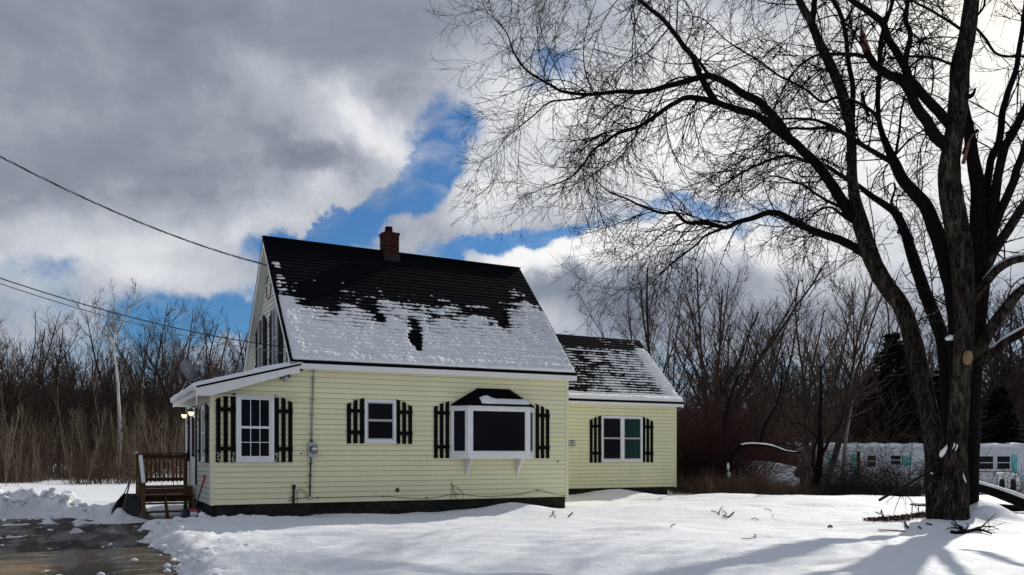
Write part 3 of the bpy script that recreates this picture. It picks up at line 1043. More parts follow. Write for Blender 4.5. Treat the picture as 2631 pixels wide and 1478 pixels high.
def rows_of(a, h, seed):
    """course number and place within the course, wavering a little along the roof"""
    hh = h + 0.022 * fbm(a * 1.7, h * 0.6, 3, seed) + 0.012 * fbm(a * 7.0, h * 2.0, 2, seed + 3)
    return np.floor(hh / 0.142), (hh / 0.142) % 1.0


def main_snow(a, h, L):
    rid, row = rows_of(a, h, 111)
    n1 = fbm(a * 0.9, h * 0.9, 3, 101)
    n2 = fbm(a * 3.0, h * 2.6, 4, 103, 0.6)
    nr = fbm(a * 2.0 + rid * 13.7, rid * 5.1, 4, 105, 0.65)        # differs from course to course
    n3 = fbm(a * 15.0 + rid * 7.7, h * 18.0, 3, 107, 0.65)
    top = np.interp(a, [0, 0.5, 0.95, 1.25, 1.5, 2.3, 2.6, 3.5, 4.6, 5.2, 5.6, 5.9, 6.3, 6.7, 7.1], [2.62, 2.50, 2.42, 2.20, 2.50, 2.48, 2.55, 2.40, 2.34, 2.45, 2.35, 2.55, 3.1, 3.2, 2.75]) + 0.25 * n1
    c = (top - h) / 0.85 + 0.12
    holes = 0.0
    for ca, ch, ra, rh, amp in ((3.05, 0.80, 0.14, 0.34, 2.6), (3.08, 1.05, 0.22, 0.20, 1.8), (3.20, 1.50, 0.16, 0.34, 1.15), (2.37, 1.66, 0.13, 0.17, 2.2), (2.15, 2.05, 0.25, 0.20, 1.0), (5.66, 2.10, 0.17, 0.34, 2.0), (5.2, 2.2, 0.4, 0.12, 0.8),
                                (1.25, 2.30, 0.16, 0.16, 1.6), (2.45, 0.72, 0.14, 0.24, 0.5), (0.7, 2.02, 0.65, 0.10, 0.8), (0.75, 2.28, 0.6, 0.09, 0.75), (6.4, 2.85, 0.6, 0.30, 0.35), (3.7, 1.95, 0.35, 0.08, 0.6)):
        holes = holes + amp * np.exp(-((a - ca) / ra) ** 2 - ((h - ch) / rh) ** 2)
    c = np.minimum(c, 1.7) - holes + 0.8 * n2 + 1.5 * nr * (0.30 + 0.70 * (c < 1.0)) + 0.5 * n3
    edge_l = np.exp(-((a - 0.14) / 0.20) ** 2) * sstep(2.25, 1.95, h)
    edge_r = np.exp(-((a - 6.98) / 0.12) ** 2) * sstep(2.55, 2.3, h)
    c = c + 1.2 * edge_l + 0.8 * edge_r
    ext = 0.0
    for ca, ch, ra, rh in ((0.16, 3.48, 0.10, 0.06), (0.20, 3.36, 0.08, 0.05), (0.17, 3.00, 0.11, 0.04), (0.20, 2.90, 0.10, 0.05), (0.16, 2.72, 0.18, 0.04), (1.0, 2.95, 0.05, 0.015), (1.7, 2.95, 0.05, 0.012), (3.95, 2.78, 0.05, 0.03), (6.5, 3.45, 0.07, 0.02), (6.7, 3.2, 0.05, 0.04)):
        ext = ext + 1.5 * np.exp(-((a - ca) / ra) ** 2 - ((h - ch) / rh) ** 2)
    c = np.maximum(c, ext * (1 + 1.2 * n3) - 0.35)
    # a ridge lodges on each course and thins out above it
    ridge = np.clip(np.where(row < 0.45, row / 0.45, 1 - (row - 0.45) / 0.55), 0, 1)
    thin = sstep(1.15, 0.1, c)
    c = c - thin * 0.75 * (1 - ridge)
    body = 0.004 + 0.034 * ridge ** 0.8 * np.clip(1 + 1.8 * nr + 1.6 * n3, 0.12, 2.4) + 0.020 * np.clip(0.25 + 2.8 * n2 + 0.9 * n3, 0, 1.5)
    body = body + 0.020 * sstep(1.5, 0.5, h)
    T = np.clip(c, 0, 1.0) ** 0.7 * body
    smooth_edge = np.maximum(np.maximum(sstep(0.36, 0.16, h), 0.9 * edge_l), 0.7 * edge_r)
    T = T * (1 - smooth_edge) + smooth_edge * 0.080 * (1 + 0.9 * n2 + 0.7 * n3) * (c > 0)
    side = sstep(0.03, 0.10, a) * sstep(7.06, 6.98, a)
    return np.maximum(T, 0) * side * sstep(0.0, 0.035, h)


roof_snow(RX0, RX1, EAVE_Y, EAVE_Z, RIDGE_Y, ridge_z, main_snow, 460, 330, "patchy ridged snow on the lower half of the steep roof")


def wing_snow(a, h, L):
    rid, row = rows_of(a, h, 211)
    n1 = fbm(a * 0.7, h * 1.2, 3, 201)
    n2 = fbm(a * 3.2, h * 2.2, 4, 203, 0.6)
    nr = fbm(a * 2.0 + rid * 11.3, rid * 4.7, 4, 207, 0.65)
    n3 = fbm(a * 14 + rid * 5.3, h * 14.0, 3, 205, 0.6)
    ridge = np.clip(np.where(row < 0.42, row / 0.42, 1 - (row - 0.42) / 0.58), 0, 1)
    c = 0.50 + 0.9 * n1 + 1.0 * n2 + 1.5 * nr + 0.7 * n3 - 0.9 * sstep(2.65, 2.95, h) - 0.35 * sstep(3.4, 1.6, a) * sstep(0.9, 1.6, h)
    edge = np.exp(-((a - 6.52) / 0.22) ** 2) * sstep(3.05, 2.8, h)
    c = c + 1.2 * edge - 0.75 * (1 - ridge) * (1 - 0.8 * edge) + 0.5 * sstep(0.55, 0.3, h) - 0.8 * np.exp(-((h - 0.52) / 0.09) ** 2) * sstep(2.6, 4.6, 7.0 - a)
    T = np.clip(c, 0, 1) ** 0.7 * (0.005 + 0.040 * ridge * np.clip(1 + 1.5 * n3 + nr, 0.15, 2)) + 0.022 * edge * (c > 0) * (1 + n3)
    T = np.maximum(T, 0.095 * sstep(0.34, 0.14, h) * sstep(-0.04, 0.02, h) * (1 + 0.5 * n2))
    return np.maximum(T, 0) * sstep(-0.02, 0.05, a) * sstep(6.80, 6.70, a) * sstep(0.0, 0.035, h)


roof_snow(6.93, WX1, WE_Y, WE_Z, WR_Y, wing_ridge_z, wing_snow, 400, 240, "streaky thin snow between the shingle rows of the low roof")

# the porch roof carries one smooth slab of snow
nx, ny = 60, 120
A, B = np.meshgrid(np.linspace(PX0 - 0.05, PX1 - 0.01, nx), np.linspace(-0.25, 4.76, ny))
tt = (A - PX0) / (PX1 - PX0)
zr = 2.99 + tt * 0.56
T = 0.075 * (1 + 1.0 * fbm(A * 2, B * 2, 3, 301)) + 0.025
edge = np.minimum(np.minimum((B + 0.25) / 0.08, (4.76 - B) / 0.08), np.minimum((A - PX0 + 0.05) / 0.10, 1.0))
T = T * np.clip(edge, 0, 1) ** 0.5
T[:, -8:] *= np.linspace(1, 0.35, 8)[None, :]
drop = 0.06 * sstep(0.02, -0.06, A - PX0)
top = np.stack([A, B, zr + 0.003 + T - drop], -1).reshape(-1, 3)
bot = np.stack([A, B, zr + 0.002 - drop * 1.3], -1).reshape(-1, 3)
i = np.arange(ny - 1)[:, None] * nx + np.arange(nx - 1)[None, :]
f = np.stack([i, i + 1, i + nx + 1, i + nx], -1).reshape(-1, 4)
o = obj("roof_snow", np_mesh("roof_snow", np.concatenate([top, bot]), np.concatenate([f, f[:, ::-1] + nx * ny]), M['roof_snow']), house)
o['kind'] = 'stuff'
# rounded lip of icy snow along the low eave, with icicles
mb = MB()
for k in range(33):
    y = -0.2 + k * 0.149
    r = 0.035 + 0.02 * RNG.random()
    mb.lathe([(0.004, -0.05 - 0.05 * RNG.random()), (r * 0.8, -0.02), (r, 0.03), (r * 0.7, 0.06), (0.005, 0.075)], (PX0 - 0.03 + 0.012 * RNG.random(), y, 2.965), 8)
icy = mb.build("snow_lip", M['roof_snow'], house, smooth=True)
icy['kind'] = 'stuff'
MB().lathe([(0.003, -0.26), (0.012, -0.12), (0.02, 0.0)], (PX0 + 0.03, -0.17, 2.80), 8).build("icicle", M['glass'], house, smooth=True).data.materials[0] = M['roof_snow']

# foundation of concrete blocks
blk_cache = {}


def blocks(W, a0, a1, ztop, nrows, inset):
    mb_ = MB()
    mb_.box(a0, a1, -inset - 0.15, -inset - 0.006, ztop - nrows * 0.2 - 0.02, ztop - 0.001, W)
    f_ = mb_.build("foundation", M['mortar'], house)
    for r in range(nrows):
        a = a0 - (0.2 if r % 2 else 0.0)
        while a < a1 - 0.02:
            b0, b1 = max(a, a0), min(a + 0.4, a1)
            if b1 - b0 > 0.05:
                MB().box(b0 + 0.005, b1 - 0.005, -inset - 0.10, -inset - RNG.uniform(0, 0.003), ztop - (r + 1) * 0.2 + 0.005, ztop - r * 0.2 - 0.005, W).build("concrete_block", M['block'], f_)
            a += 0.4


blocks(FRONT, -1.52, 6.86, Z0 - 0.004, 3, 0.03)
blocks(SIDE, 0.05, 4.66, Z0 - 0.004, 3, 0.03)
blocks(WING, 6.95, 13.2, Z0 - 0.004, 2, 0.03)
blocks(RIGHT, 0.1, 4.3, Z0 - 0.004, 2, 0.04)


# ---- chimney, brick by brick
ch = bpy.data.objects.new("chimney", None)
COL.objects.link(ch)
ch.parent = house
CXm, CYm, CW = 3.23, 2.93, 0.40
brick_mesh = {}
for ln in (0.193, 0.093):
    brick_mesh[ln] = MB().box(-ln / 2, ln / 2, -0.046, 0.046, -0.0285, 0.0285).mesh("brick", M['brick'])
core = MB().box(CXm - CW / 2 + 0.006, CXm + CW / 2 - 0.006, CYm - CW / 2 + 0.006, CYm + CW / 2 - 0.006, 6.2, 7.375).build("mortar_core", M['brick_mortar'], ch)
nc = 15
for c in range(nc):
    z = 7.38 - 0.0335 - c * 0.067
    for sdx in range(4):
        ang = sdx * math.pi / 2
        # pinwheel: each side holds one whole and one half brick, order alternating
        seq = (0.193, 0.093) if c % 2 == 0 else (0.093, 0.193)
        x = -CW / 2 if c % 2 == 0 else -CW / 2 + 0.1
        for ln in seq:
            cx_, cy_ = x + ln / 2 + 0.002, -CW / 2 + 0.046 - (0.022 if c in (0, 1) else 0.0)
            o = obj("brick", brick_mesh[ln], ch)
            o.location = (CXm + cx_ * math.cos(ang) - cy_ * math.sin(ang), CYm + cx_ * math.sin(ang) + cy_ * math.cos(ang), z + RNG.uniform(-0.001, 0.001))
            o.rotation_euler = (0, 0, ang)
            x += ln + 0.007
MB().box(CXm - 0.10, CXm + 0.06, CYm - 0.08, CYm + 0.08, 7.376, 7.55).build("flue", M['brick'], ch, bevel=0.004)
MB().box(CXm - CW / 2 - 0.012, CXm + CW / 2 + 0.012, CYm - CW / 2 - 0.02, CYm - CW / 2 - 0.003, 6.42, 6.80).build("flashing", M['lead'], ch)


# ---- windows
def ring(mb_, W, a0, a1, z0, z1, w, o0, o1, wb=None):
    wb = w if wb is None else wb
    mb_.box(a0, a0 + w, o0, o1, z0, z1, W)
    mb_.box(a1 - w, a1, o0, o1, z0, z1, W)
    mb_.box(a0 + w, a1 - w, o0, o1, z1 - w, z1, W)
    mb_.box(a0 + w, a1 - w, o0, o1, z0, z0 + wb, W)


def window(W, a0, a1, z0, z1, cw=0.065, grid=None, sash_mat='frame', glass=('glass', 'glass'), split=0.5, sill=True, frame_mat='frame'):
    mb_ = MB()
    W = W @ Matrix.Translation((0, 0.021, 0))          # clear of the siding lips
    ring(mb_, W, a0, a1, z0, z1, cw, -0.02, 0.04)
    ring(mb_, W, a0 + cw, a1 - cw, z0 + cw, z1 - cw, 0.017, -0.02, 0.032)
    if sill:
        mb_.box(a0 - 0.015, a1 + 0.015, 0.0, 0.062, z0 - 0.022, z0 - 0.0005, W)
    f_ = mb_.build("window", M[frame_mat], house, bevel=0.002)
    i0, i1, j0, j1 = a0 + cw + 0.018, a1 - cw - 0.018, z0 + cw + 0.018, z1 - cw - 0.018
    jm = j0 + (j1 - j0) * split
    for n_, (s0, s1, out) in enumerate(((j0, jm + 0.012, 0.026), (jm + 0.0125, j1, 0.022))):
        sw = 0.025
        m2 = MB()
        ring(m2, W, i0, i1, s0, s1, sw, 0.004, out)
        m2.build("sash", M[sash_mat], f_)
        g0, g1, h0, h1 = i0 + sw, i1 - sw, s0 + sw, s1 - sw
        if grid:
            nc_, nr_ = grid
            mw = 0.014
            m3 = MB()
            for c in range(1, nc_):
                x = g0 + (g1 - g0) * c / nc_
                m3.box(x - mw / 2, x + mw / 2, 0.0145, out - 0.003, h0, h1, W)
            for r in range(1, nr_):
                z = h0 + (h1 - h0) * r / nr_
                m3.box(g0, g1, 0.0145, out - 0.004, z - mw / 2, z + mw / 2, W)
            m3.build("muntin", M[sash_mat], f_)
            for c in range(nc_):
                for r in range(nr_):
                    x0_, x1_ = g0 + (g1 - g0) * c / nc_, g0 + (g1 - g0) * (c + 1) / nc_
                    y0_, y1_ = h0 + (h1 - h0) * r / nr_, h0 + (h1 - h0) * (r + 1) / nr_
                    MB().box(x0_, x1_, 0.0185, 0.0142 if n_ else 0.0140, y0_, y1_, W).build("pane", M[glass[n_]], f_)
        else:
            MB().box(g0 - 0.004, g1 + 0.004, 0.008, 0.014, h0 - 0.004, h1 + 0.004, W).build("pane", M[glass[n_]], f_)
    return f_


def shutter(W, a0, a1, z0, zin, zout, inner_right, chips=False, battens=(0.2, 0.77)):
    """three boards and two battens; tops step down away from the window"""
    s_ = bpy.data.objects.new("shutter", None)
    COL.objects.link(s_)
    s_.parent = house
    wd = a1 - a0
    bw = wd * 0.235
    xs = [a0, (a0 + a1) / 2 - bw / 2, a1 - bw]
    tops = [zout, (zin + zout) / 2 + 0.012, zin] if inner_right else [zin, (zin + zout) / 2 + 0.012, zout]
    for x, zt in zip(xs, tops):
        sl = 0.035 if inner_right else -0.035
        mb_ = MB()
        mb_.prism([(x, 0.02, z0), (x + bw, 0.02, z0), (x + bw, 0.02, zt + sl / 2), (x, 0.02, zt - sl / 2)], (0, 0.024, 0), W)
        mb_.build("shutter_board", M['black_paint'], s_)
    H_ = zin - z0
    for q in battens:
        z = z0 + H_ * q
        MB().box(a0 - 0.004, a1 + 0.004, 0.0445, 0.064, z - 0.042, z + 0.042, W).build("batten", M['black_paint'], s_)
    if chips:
        rr = random.Random(int(a0 * 100) + 5)
        mb_ = MB()
        for x in ((xs[0], xs[2]) if inner_right else (xs[0],)):
            for q in range(9):
                cx_, cz_ = x + bw * rr.uniform(0.2, 0.8), z0 + rr.uniform(0.02, 0.20)
                pts = [(cx_ + rr.uniform(0.006, 0.018) * math.cos(t_), 0.0443, cz_ + rr.uniform(0.008, 0.026) * math.sin(t_)) for t_ in np.arange(0, 6.2, 0.9)]
                mb_.prism(pts, (0, 0.0012, 0), W)
        c_ = mb_.build("bare_wood_patch", M['chip'], s_)
        c_['kind'] = 'stuff'
    return s_


window(FRONT, -1.10, -0.32, 1.46, 2.86, 0.062, grid=(3, 2))
shutter(FRONT, -1.50, -1.115, 1.435, 2.87, 2.77, True, True)
shutter(FRONT, -0.305, 0.07, 1.435, 2.85, 2.74, False, True)
window(FRONT, 1.67, 2.40, 1.88, 2.83, 0.040, sash_mat='sash_dark')
shutter(FRONT, 1.27, 1.655, 1.845, 2.85, 2.74, True, battens=(0.24, 0.72))
shutter(FRONT, 2.415, 2.79, 1.84, 2.84, 2.72, False, battens=(0.24, 0.72))
for (a0, a1), gl in (((10.62, 11.40), ('glass', 'glass')), ((11.40, 12.16), ('glass_green', 'glass_green'))):
    window(WING, a0, a1 - 0.002, 1.39, 2.81, 0.040, sash_mat='sash_dark', glass=gl)
shutter(WING, 10.20, 10.60, 1.345, 2.80, 2.69, True, battens=(0.2, 0.78))
shutter(WING, 12.18, 12.58, 1.345, 2.80, 2.68, False, battens=(0.2, 0.78))
shutter(FRONT, 3.33, 3.705, 1.515, 2.83, 2.72, True, battens=(0.2, 0.80))
shutter(FRONT, 5.995, 6.37, 1.505, 2.82, 2.71, False, battens=(0.2, 0.80))
# gable pair
window(GABLE, 2.05, 2.68, 3.62, 5.18, 0.05, sash_mat='sash_dark', frame_mat='sash_dark')
window(GABLE, 3.95, 4.58, 3.62, 5.18, 0.05, sash_mat='sash_dark', frame_mat='sash_dark')
shutter(GABLE, 1.58, 2.03, 3.62, 5.16, 5.02, True)
shutter(GABLE, 2.70, 3.10, 3.62, 5.16, 5.02, False)
shutter(GABLE, 3.53, 3.93, 3.62, 5.16, 5.02, True)
shutter(GABLE, 4.60, 5.00, 3.62, 5.16, 5.02, False)
# porch side: two windows with shutters and the door
window(SIDE, 0.70, 1.22, 1.46, 2.66, 0.06)
shutter(SIDE, 0.26, 0.66, 1.43, 2.68, 2.60, True)
shutter(SIDE, 1.26, 1.80, 1.43, 2.68, 2.60, False)
window(SIDE, 4.05, 4.36, 1.46, 2.66, 0.06)
shutter(SIDE, 3.68, 4.02, 1.43, 2.68, 2.60, True)
shutter(SIDE, 4.38, 4.62, 1.43, 2.68, 2.60, False)
mb = MB()
ring(mb, SIDE, 2.42, 3.42, 0.84, 2.72, 0.07, 0.0, 0.05)
dr = mb.build("door", M['trim'], house)
MB().box(2.495, 3.345, 0.004, 0.03, 0.86, 2.64, SIDE).build("door_leaf", M['trim'], dr)
MB().box(2.62, 3.22, 0.031, 0.036, 1.55, 2.5, SIDE).build("pane", M['glass'], dr)
mb = MB()
mb.box(2.52, 2.60, 0.031, 0.07, 1.60, 1.72, SIDE)
mb.box(2.50, 2.62, 0.07, 0.085, 1.64, 1.67, SIDE)
mb.build("handle", M['dark_metal'], dr)
mb = MB()
mb.box(2.36, 2.415, 0.02, 0.05, 0.9, 2.68, SIDE)
mb.build("edge_strip", M['black_paint'], dr)
MB().box(3.425, 3.50, 0.02, 0.05, 0.9, 2.68, SIDE).build("edge_strip", M['black_paint'], dr)

# ---- bay window
bay = bpy.data.objects.new("bay_window", None)
COL.objects.link(bay)
bay.parent = house
BO = 0.38
A0, A1, C0, C1 = 3.74, 5.96, 4.06, 5.62
zb, zt = 1.50, 2.74


def bay_outline(grow=0.0):
    return [(A0 - grow, 0.0), (C0 - grow * 0.5, BO + grow), (C1 + grow * 0.5, BO + grow), (A1 + grow, 0.0)]


def bay_slab(z0_, z1_, grow, name, mat):
    mb_ = MB()
    mb_.prism([FRONT @ Vector((a, o, z0_)) for a, o in bay_outline(grow)], (0, 0, z1_ - z0_))
    return mb_.build(name, mat, bay, bevel=0.003)


bay_slab(zb, zb + 0.11, 0.02, "seat_board", M['trim'])
bay_slab(zt - 0.05, zt, 0.025, "head_board", M['trim'])
ol = bay_outline()
for (p, q), tagname in zip(zip(ol[:-1], ol[1:]), ("side", "centre", "side")):
    pa, qa = Vector((p[0], -p[1], 0)), Vector((q[0], -q[1], 0))
    dv = (qa - pa)
    ln = dv.length
    dv.normalize()
    nv = Vector((dv.y, -dv.x, 0))
    if nv.y > 0:
        nv = -nv
    Wb = Matrix.Identity(4)
    for i in range(3):
        Wb[i][0], Wb[i][1], Wb[i][2], Wb[i][3] = dv[i], nv[i], (0, 0, 1)[i], pa[i]
    mb_ = MB()
    ring(mb_, Wb, 0.03, ln - 0.03, zb + 0.111, zt - 0.051, 0.048, -0.05, 0.02)
    fr = mb_.build("window_frame", M['frame'], bay, bevel=0.002)
    mb_ = MB()
    ring(mb_, Wb, 0.0785, ln - 0.0785, zb + 0.1595, zt - 0.0995, 0.022, -0.04, 0.006)
    mb_.build("sash", M['frame'], bay)
    MB().box(0.095, ln - 0.095, -0.03, -0.012, zb + 0.176, zt - 0.116, Wb).build("pane", M['glass'], bay)
for (a, o) in ol[1:3]:
    MB().box(a - 0.04, a + 0.04, o - 0.07, o + 0.012, zb + 0.1105, zt - 0.0505, FRONT).build("mullion", M['frame'], bay, bevel=0.003)
# hipped shingled cap
e = [(A0 - 0.02, 0.0, zt + 0.002), (C0 - 0.06, BO + 0.07, zt + 0.002), (C1 + 0.06, BO + 0.07, zt + 0.002), (A1 + 0.02, 0.0, zt + 0.002)]
tp = [(4.46, 0.0, 3.19), (5.24, 0.0, 3.19)]
vs = [FRONT @ Vector(q) for q in e + [(x, o, z + 0.03) for x, o, z in e] + tp]
mb = MB()
mb.add(vs, [(0, 1, 2, 3), (1, 0, 4, 5), (2, 1, 5, 6), (3, 2, 6, 7), (5, 4, 8), (6, 5, 8, 9), (7, 6, 9), (0, 3, 7, 9, 8, 4)])
mb.build("bay_roof", M['roof_deck'], bay)
for k in range(5):
    mb = MB()
    t0, t1 = k / 5, min(1, (k + 1) / 5 + 0.05)
    lf = 0.012
    pts = lambda t_: [Vector(FRONT @ Vector((e[1][0] + (tp[0][0] - e[1][0]) * t_, e[1][1] * (1 - t_), 2.775 + (3.19 - 2.775) * t_))), Vector(FRONT @ Vector((e[2][0] + (tp[1][0] - e[2][0]) * t_, e[2][1] * (1 - t_), 2.775 + (3.19 - 2.775) * t_)))]
    a_, b_ = pts(t0), pts(t1)
    up = Vector((0, -0.68, 0.73)) * lf
    mb.add([a_[0] + up, a_[1] + up, b_[1] + up * 0.3, b_[0] + up * 0.3, a_[0], a_[1]], [(0, 1, 2, 3), (4, 5, 1, 0)])
    mb.build("shingle_row", M['shingle'], bay)
# bright metal edge where the cap meets the wall
for (x0_, z0_), (x1_, z1_) in (((A0 - 0.05, zt + 0.03), (4.44, 3.235)), ((4.44, 3.235), (5.26, 3.235)), ((5.26, 3.235), (A1 + 0.05, zt + 0.03))):
    mb = MB()
    mb.prism([FRONT @ Vector(q) for q in ((x0_, 0.02, z0_), (x1_, 0.02, z1_), (x1_, 0.02, z1_ - 0.032), (x0_, 0.02, z0_ - 0.032))], FRONT.to_3x3() @ Vector((0, 0.022, 0)))
    mb.build("drip_edge", M['cream_trim'], bay)
# snow resting low on the cap
nxs = 60
a_ = np.linspace(4.36, C1 + 0.02, nxs)
prof = []
vsn, fsn = [], []
for k, x in enumerate(a_):
    h = 0.055 * (1 + 0.9 * float(fbm(np.array(x * 4.0), np.array(0.3), 3, 401))) * min(1, k / 5, (nxs - 1 - k) / 4)
    bulge = 0.05 * math.exp(-((x - 4.50) / 0.13) ** 2)
    t_ = 0.03
    for q, hh in ((0.0, 0.0), (0.10, 1.0), (0.22, 1.0), (0.34 + bulge * 3, 0.0)):
        o_ = (BO + 0.075) * (1 - q)
        z = 2.775 + 0.415 * q + (h + bulge) * hh + 0.004
        vsn.append(FRONT @ Vector((x, o_, z)))
for k in range(nxs - 1):
    for j in range(3):
        b = k * 4 + j
        fsn.append((b, b + 4, b + 5, b + 1))
MB().add(vsn, fsn).build("snow_strip", M['roof_snow'], bay, smooth=True)['kind'] = 'stuff'
# scrolled brackets
for a in (4.13, 5.46):
    mb = MB()
    outl = [(0.0, 1.50), (0.30, 1.50), (0.30, 1.46), (0.25, 1.44), (0.235, 1.38), (0.19, 1.33), (0.12, 1.29), (0.10, 1.24), (0.09, 1.19), (0.045, 1.15), (0.04, 1.10), (0.0, 1.10)]
    mb.prism([FRONT @ Vector((a, o + 0.019, z - 0.001)) for o, z in outl], FRONT.to_3x3() @ Vector((0.06, 0, 0)))
    mb.build("bracket", M['trim'], bay, bevel=0.003)

# stains, screw holes and vents on the siding
mb = MB()
mb.lathe([(0.045, 0), (0.05, 0.02), (0.03, 0.03)], (0, 0, 0), 10, Matrix.Translation((2.44, -0.018, 0.79)) @ Matrix.Rotation(math.pi / 2, 4, 'X'))
mb.build("vent_cap", M['dark_metal'], house)
for a, z, r in ((6.62, 1.43, 0.02), (0.26, 1.62, 0.018), (-0.18, 3.24, 0.025), (0.55, 1.25, 0.01), (0.50, 1.15, 0.01), (0.36, 0.98, 0.012), (3.15, 0.60, 0.02)):
    MB().lathe([(r, 0), (r * 1.1, 0.006), (r * 0.6, 0.009)], (0, 0, 0), 8, Matrix.Translation((a, -0.017, z)) @ Matrix.Rotation(math.pi / 2, 4, 'X')).build("plug", M['dark_metal'], house)

# ---------------------------------------------------------------- the big maple
def spline(pts, rad, step):
    """Catmull-Rom through pts with radii, resampled to about step"""
    P = np.array([tuple(p) for p in pts], float)
    R = np.array(rad, float)
    Pe = np.vstack([2 * P[0] - P[1], P, 2 * P[-1] - P[-2]])
    out, ro = [], []
    for i in range(len(P) - 1):
        p0, p1, p2, p3 = Pe[i], Pe[i + 1], Pe[i + 2], Pe[i + 3]
        n = max(2, int(np.linalg.norm(p2 - p1) / step))
        for k in range(n):
            t = k / n
            out.append(0.5 * ((2 * p1) + (-p0 + p2) * t + (2 * p0 - 5 * p1 + 4 * p2 - p3) * t * t + (-p0 + 3 * p1 - 3 * p2 + p3) * t ** 3))
            ro.append(R[i] * (1 - t) + R[i + 1] * t)
    out.append(P[-1])
    ro.append(R[-1])
    return np.array(out), np.array(ro)


def traced(uv, Y0, Y1, d0, d1, step=0.12, power=1.0):
    n = len(uv)
    ln = [0.0]
    keyed = len(uv[0]) == 3
    for a, b in zip(uv[:-1], uv[1:]):
        ln.append(ln[-1] + math.hypot(a[0] - b[0], a[1] - b[1]))
    pts, rad = [], []
    for q, w in zip(ln, uv):
        t = q / ln[-1]
        Y = Y0 + (Y1 - Y0) * t
        pts.append(at(w[0], w[1], Y))
        rad.append((w[2] if keyed else d0 + (d1 - d0) * t ** power) * Y / F / 2)
    return spline(pts, rad, step)


def bark_tube(name, P, R, sides, mat, parent, amp, seed, grooves):
    """a tube whose surface carries vertical bark ridges"""
    v, f = tube_arrays([(P, R)], sides)
    n = len(P)
    v = v.reshape(n, sides, 3)
    s = np.concatenate([[0], np.cumsum(np.linalg.norm(np.diff(P, axis=0), axis=1))])[:, None]
    ang = np.arange(sides)[None, :] / sides
    a2 = ang * grooves
    # periodic in angle: blend the seam
    def per(sc, freq, sd):
        g = a2 * sc
        w = ang
        return fbm(g + 0 * s, s * freq + 0 * g, 3, sd) * (1 - w) + fbm(g - grooves * sc, s * freq + 0 * g, 3, sd) * w
    d = 0.9 * np.abs(per(1.0, 1.3, seed)) + 0.5 * per(0.35, 0.9, seed + 5) + 0.35 * per(2.2, 3.0, seed + 9)
    c = P[:, None, :]
    v = c + (v - c) * (1 + amp * (d - d.mean())[:, :, None])
    o = obj(name, np_mesh(name, v.reshape(-1, 3), f, mat), parent)
    return o


TB = at(2430, 1338, 17.2)
maple = thing("maple_tree", "huge bare maple with many dark stems rising from one flared trunk in the snow", "tree", TB)


def mp(o):
    """keep world placement while parenting to the maple's Empty"""
    o.matrix_parent_inverse = Matrix.Translation(TB).inverted()
    return o


STEMS = [  # (u, v, width in pixels) ..., Y0, Y1, sides
    ([(2408, 1352, 46), (2406, 1290, 46), (2405, 1235, 46), (2403, 1184, 46), (2394, 1110, 47), (2374, 998, 45), (2349, 886, 44), (2318, 792, 42), (2274, 730, 42), (2240, 665, 41), (2213, 580, 39), (2192, 484, 26), (2188, 387, 25), (2184, 320, 25), (2165, 242, 26), (2138, 175, 25), (2106, 111, 22), (2082, 53, 19), (2053, 0, 17), (2020, -90, 13), (1985, -190, 8)], 17.1, 20.8, 28),
    ([(2452, 1362, 66), (2453, 1300, 60), (2455, 1220, 56), (2460, 1122, 48), (2468, 998, 46), (2476, 873, 47), (2476, 749, 49), (2466, 624, 54), (2448, 520, 55), (2438, 436, 52), (2452, 339, 48), (2464, 242, 47), (2467, 169, 46), (2484, 97, 42), (2494, 24, 38), (2502, -60, 33), (2520, -200, 26)], 16.95, 17.0, 32),
    ([(2492, 1340, 44), (2494, 1277, 38), (2499, 1122, 34), (2503, 998, 34), (2509, 898, 35), (2518, 780, 36), (2523, 697, 38), (2514, 581, 40), (2513, 484, 36), (2500, 411, 31), (2490, 340, 26), (2478, 260, 16)], 17.4, 17.4, 24),
    ([(2436, 1345, 44), (2436, 1200, 40), (2438, 1080, 36), (2434, 998, 35), (2424, 886, 34), (2405, 823, 32), (2380, 761, 31), (2352, 680, 29), (2324, 593, 24), (2301, 547, 20), (2278, 529, 17), (2237, 502, 14), (2201, 474, 11), (2155, 447, 10), (2120, 426, 9.5), (2073, 415, 9), (2023, 401, 8), (1968, 415, 7), (1911, 442, 5), (1848, 479, 3), (1822, 462, 2)], 17.5, 24.0, 22),
    ([(2466, 1200, 40), (2464, 1000, 42), (2460, 850, 42), (2447, 745, 41), (2435, 697, 40), (2416, 629, 38), (2397, 576, 36), (2377, 528, 34), (2348, 495, 31), (2319, 462, 28), (2300, 422, 26), (2288, 395, 20), (2268, 348, 15), (2257, 300, 12), (2256, 232, 12), (2261, 179, 12), (2261, 121, 11), (2271, 73, 11), (2290, 15, 10), (2305, -60, 8)], 17.6, 18.2, 20),
]
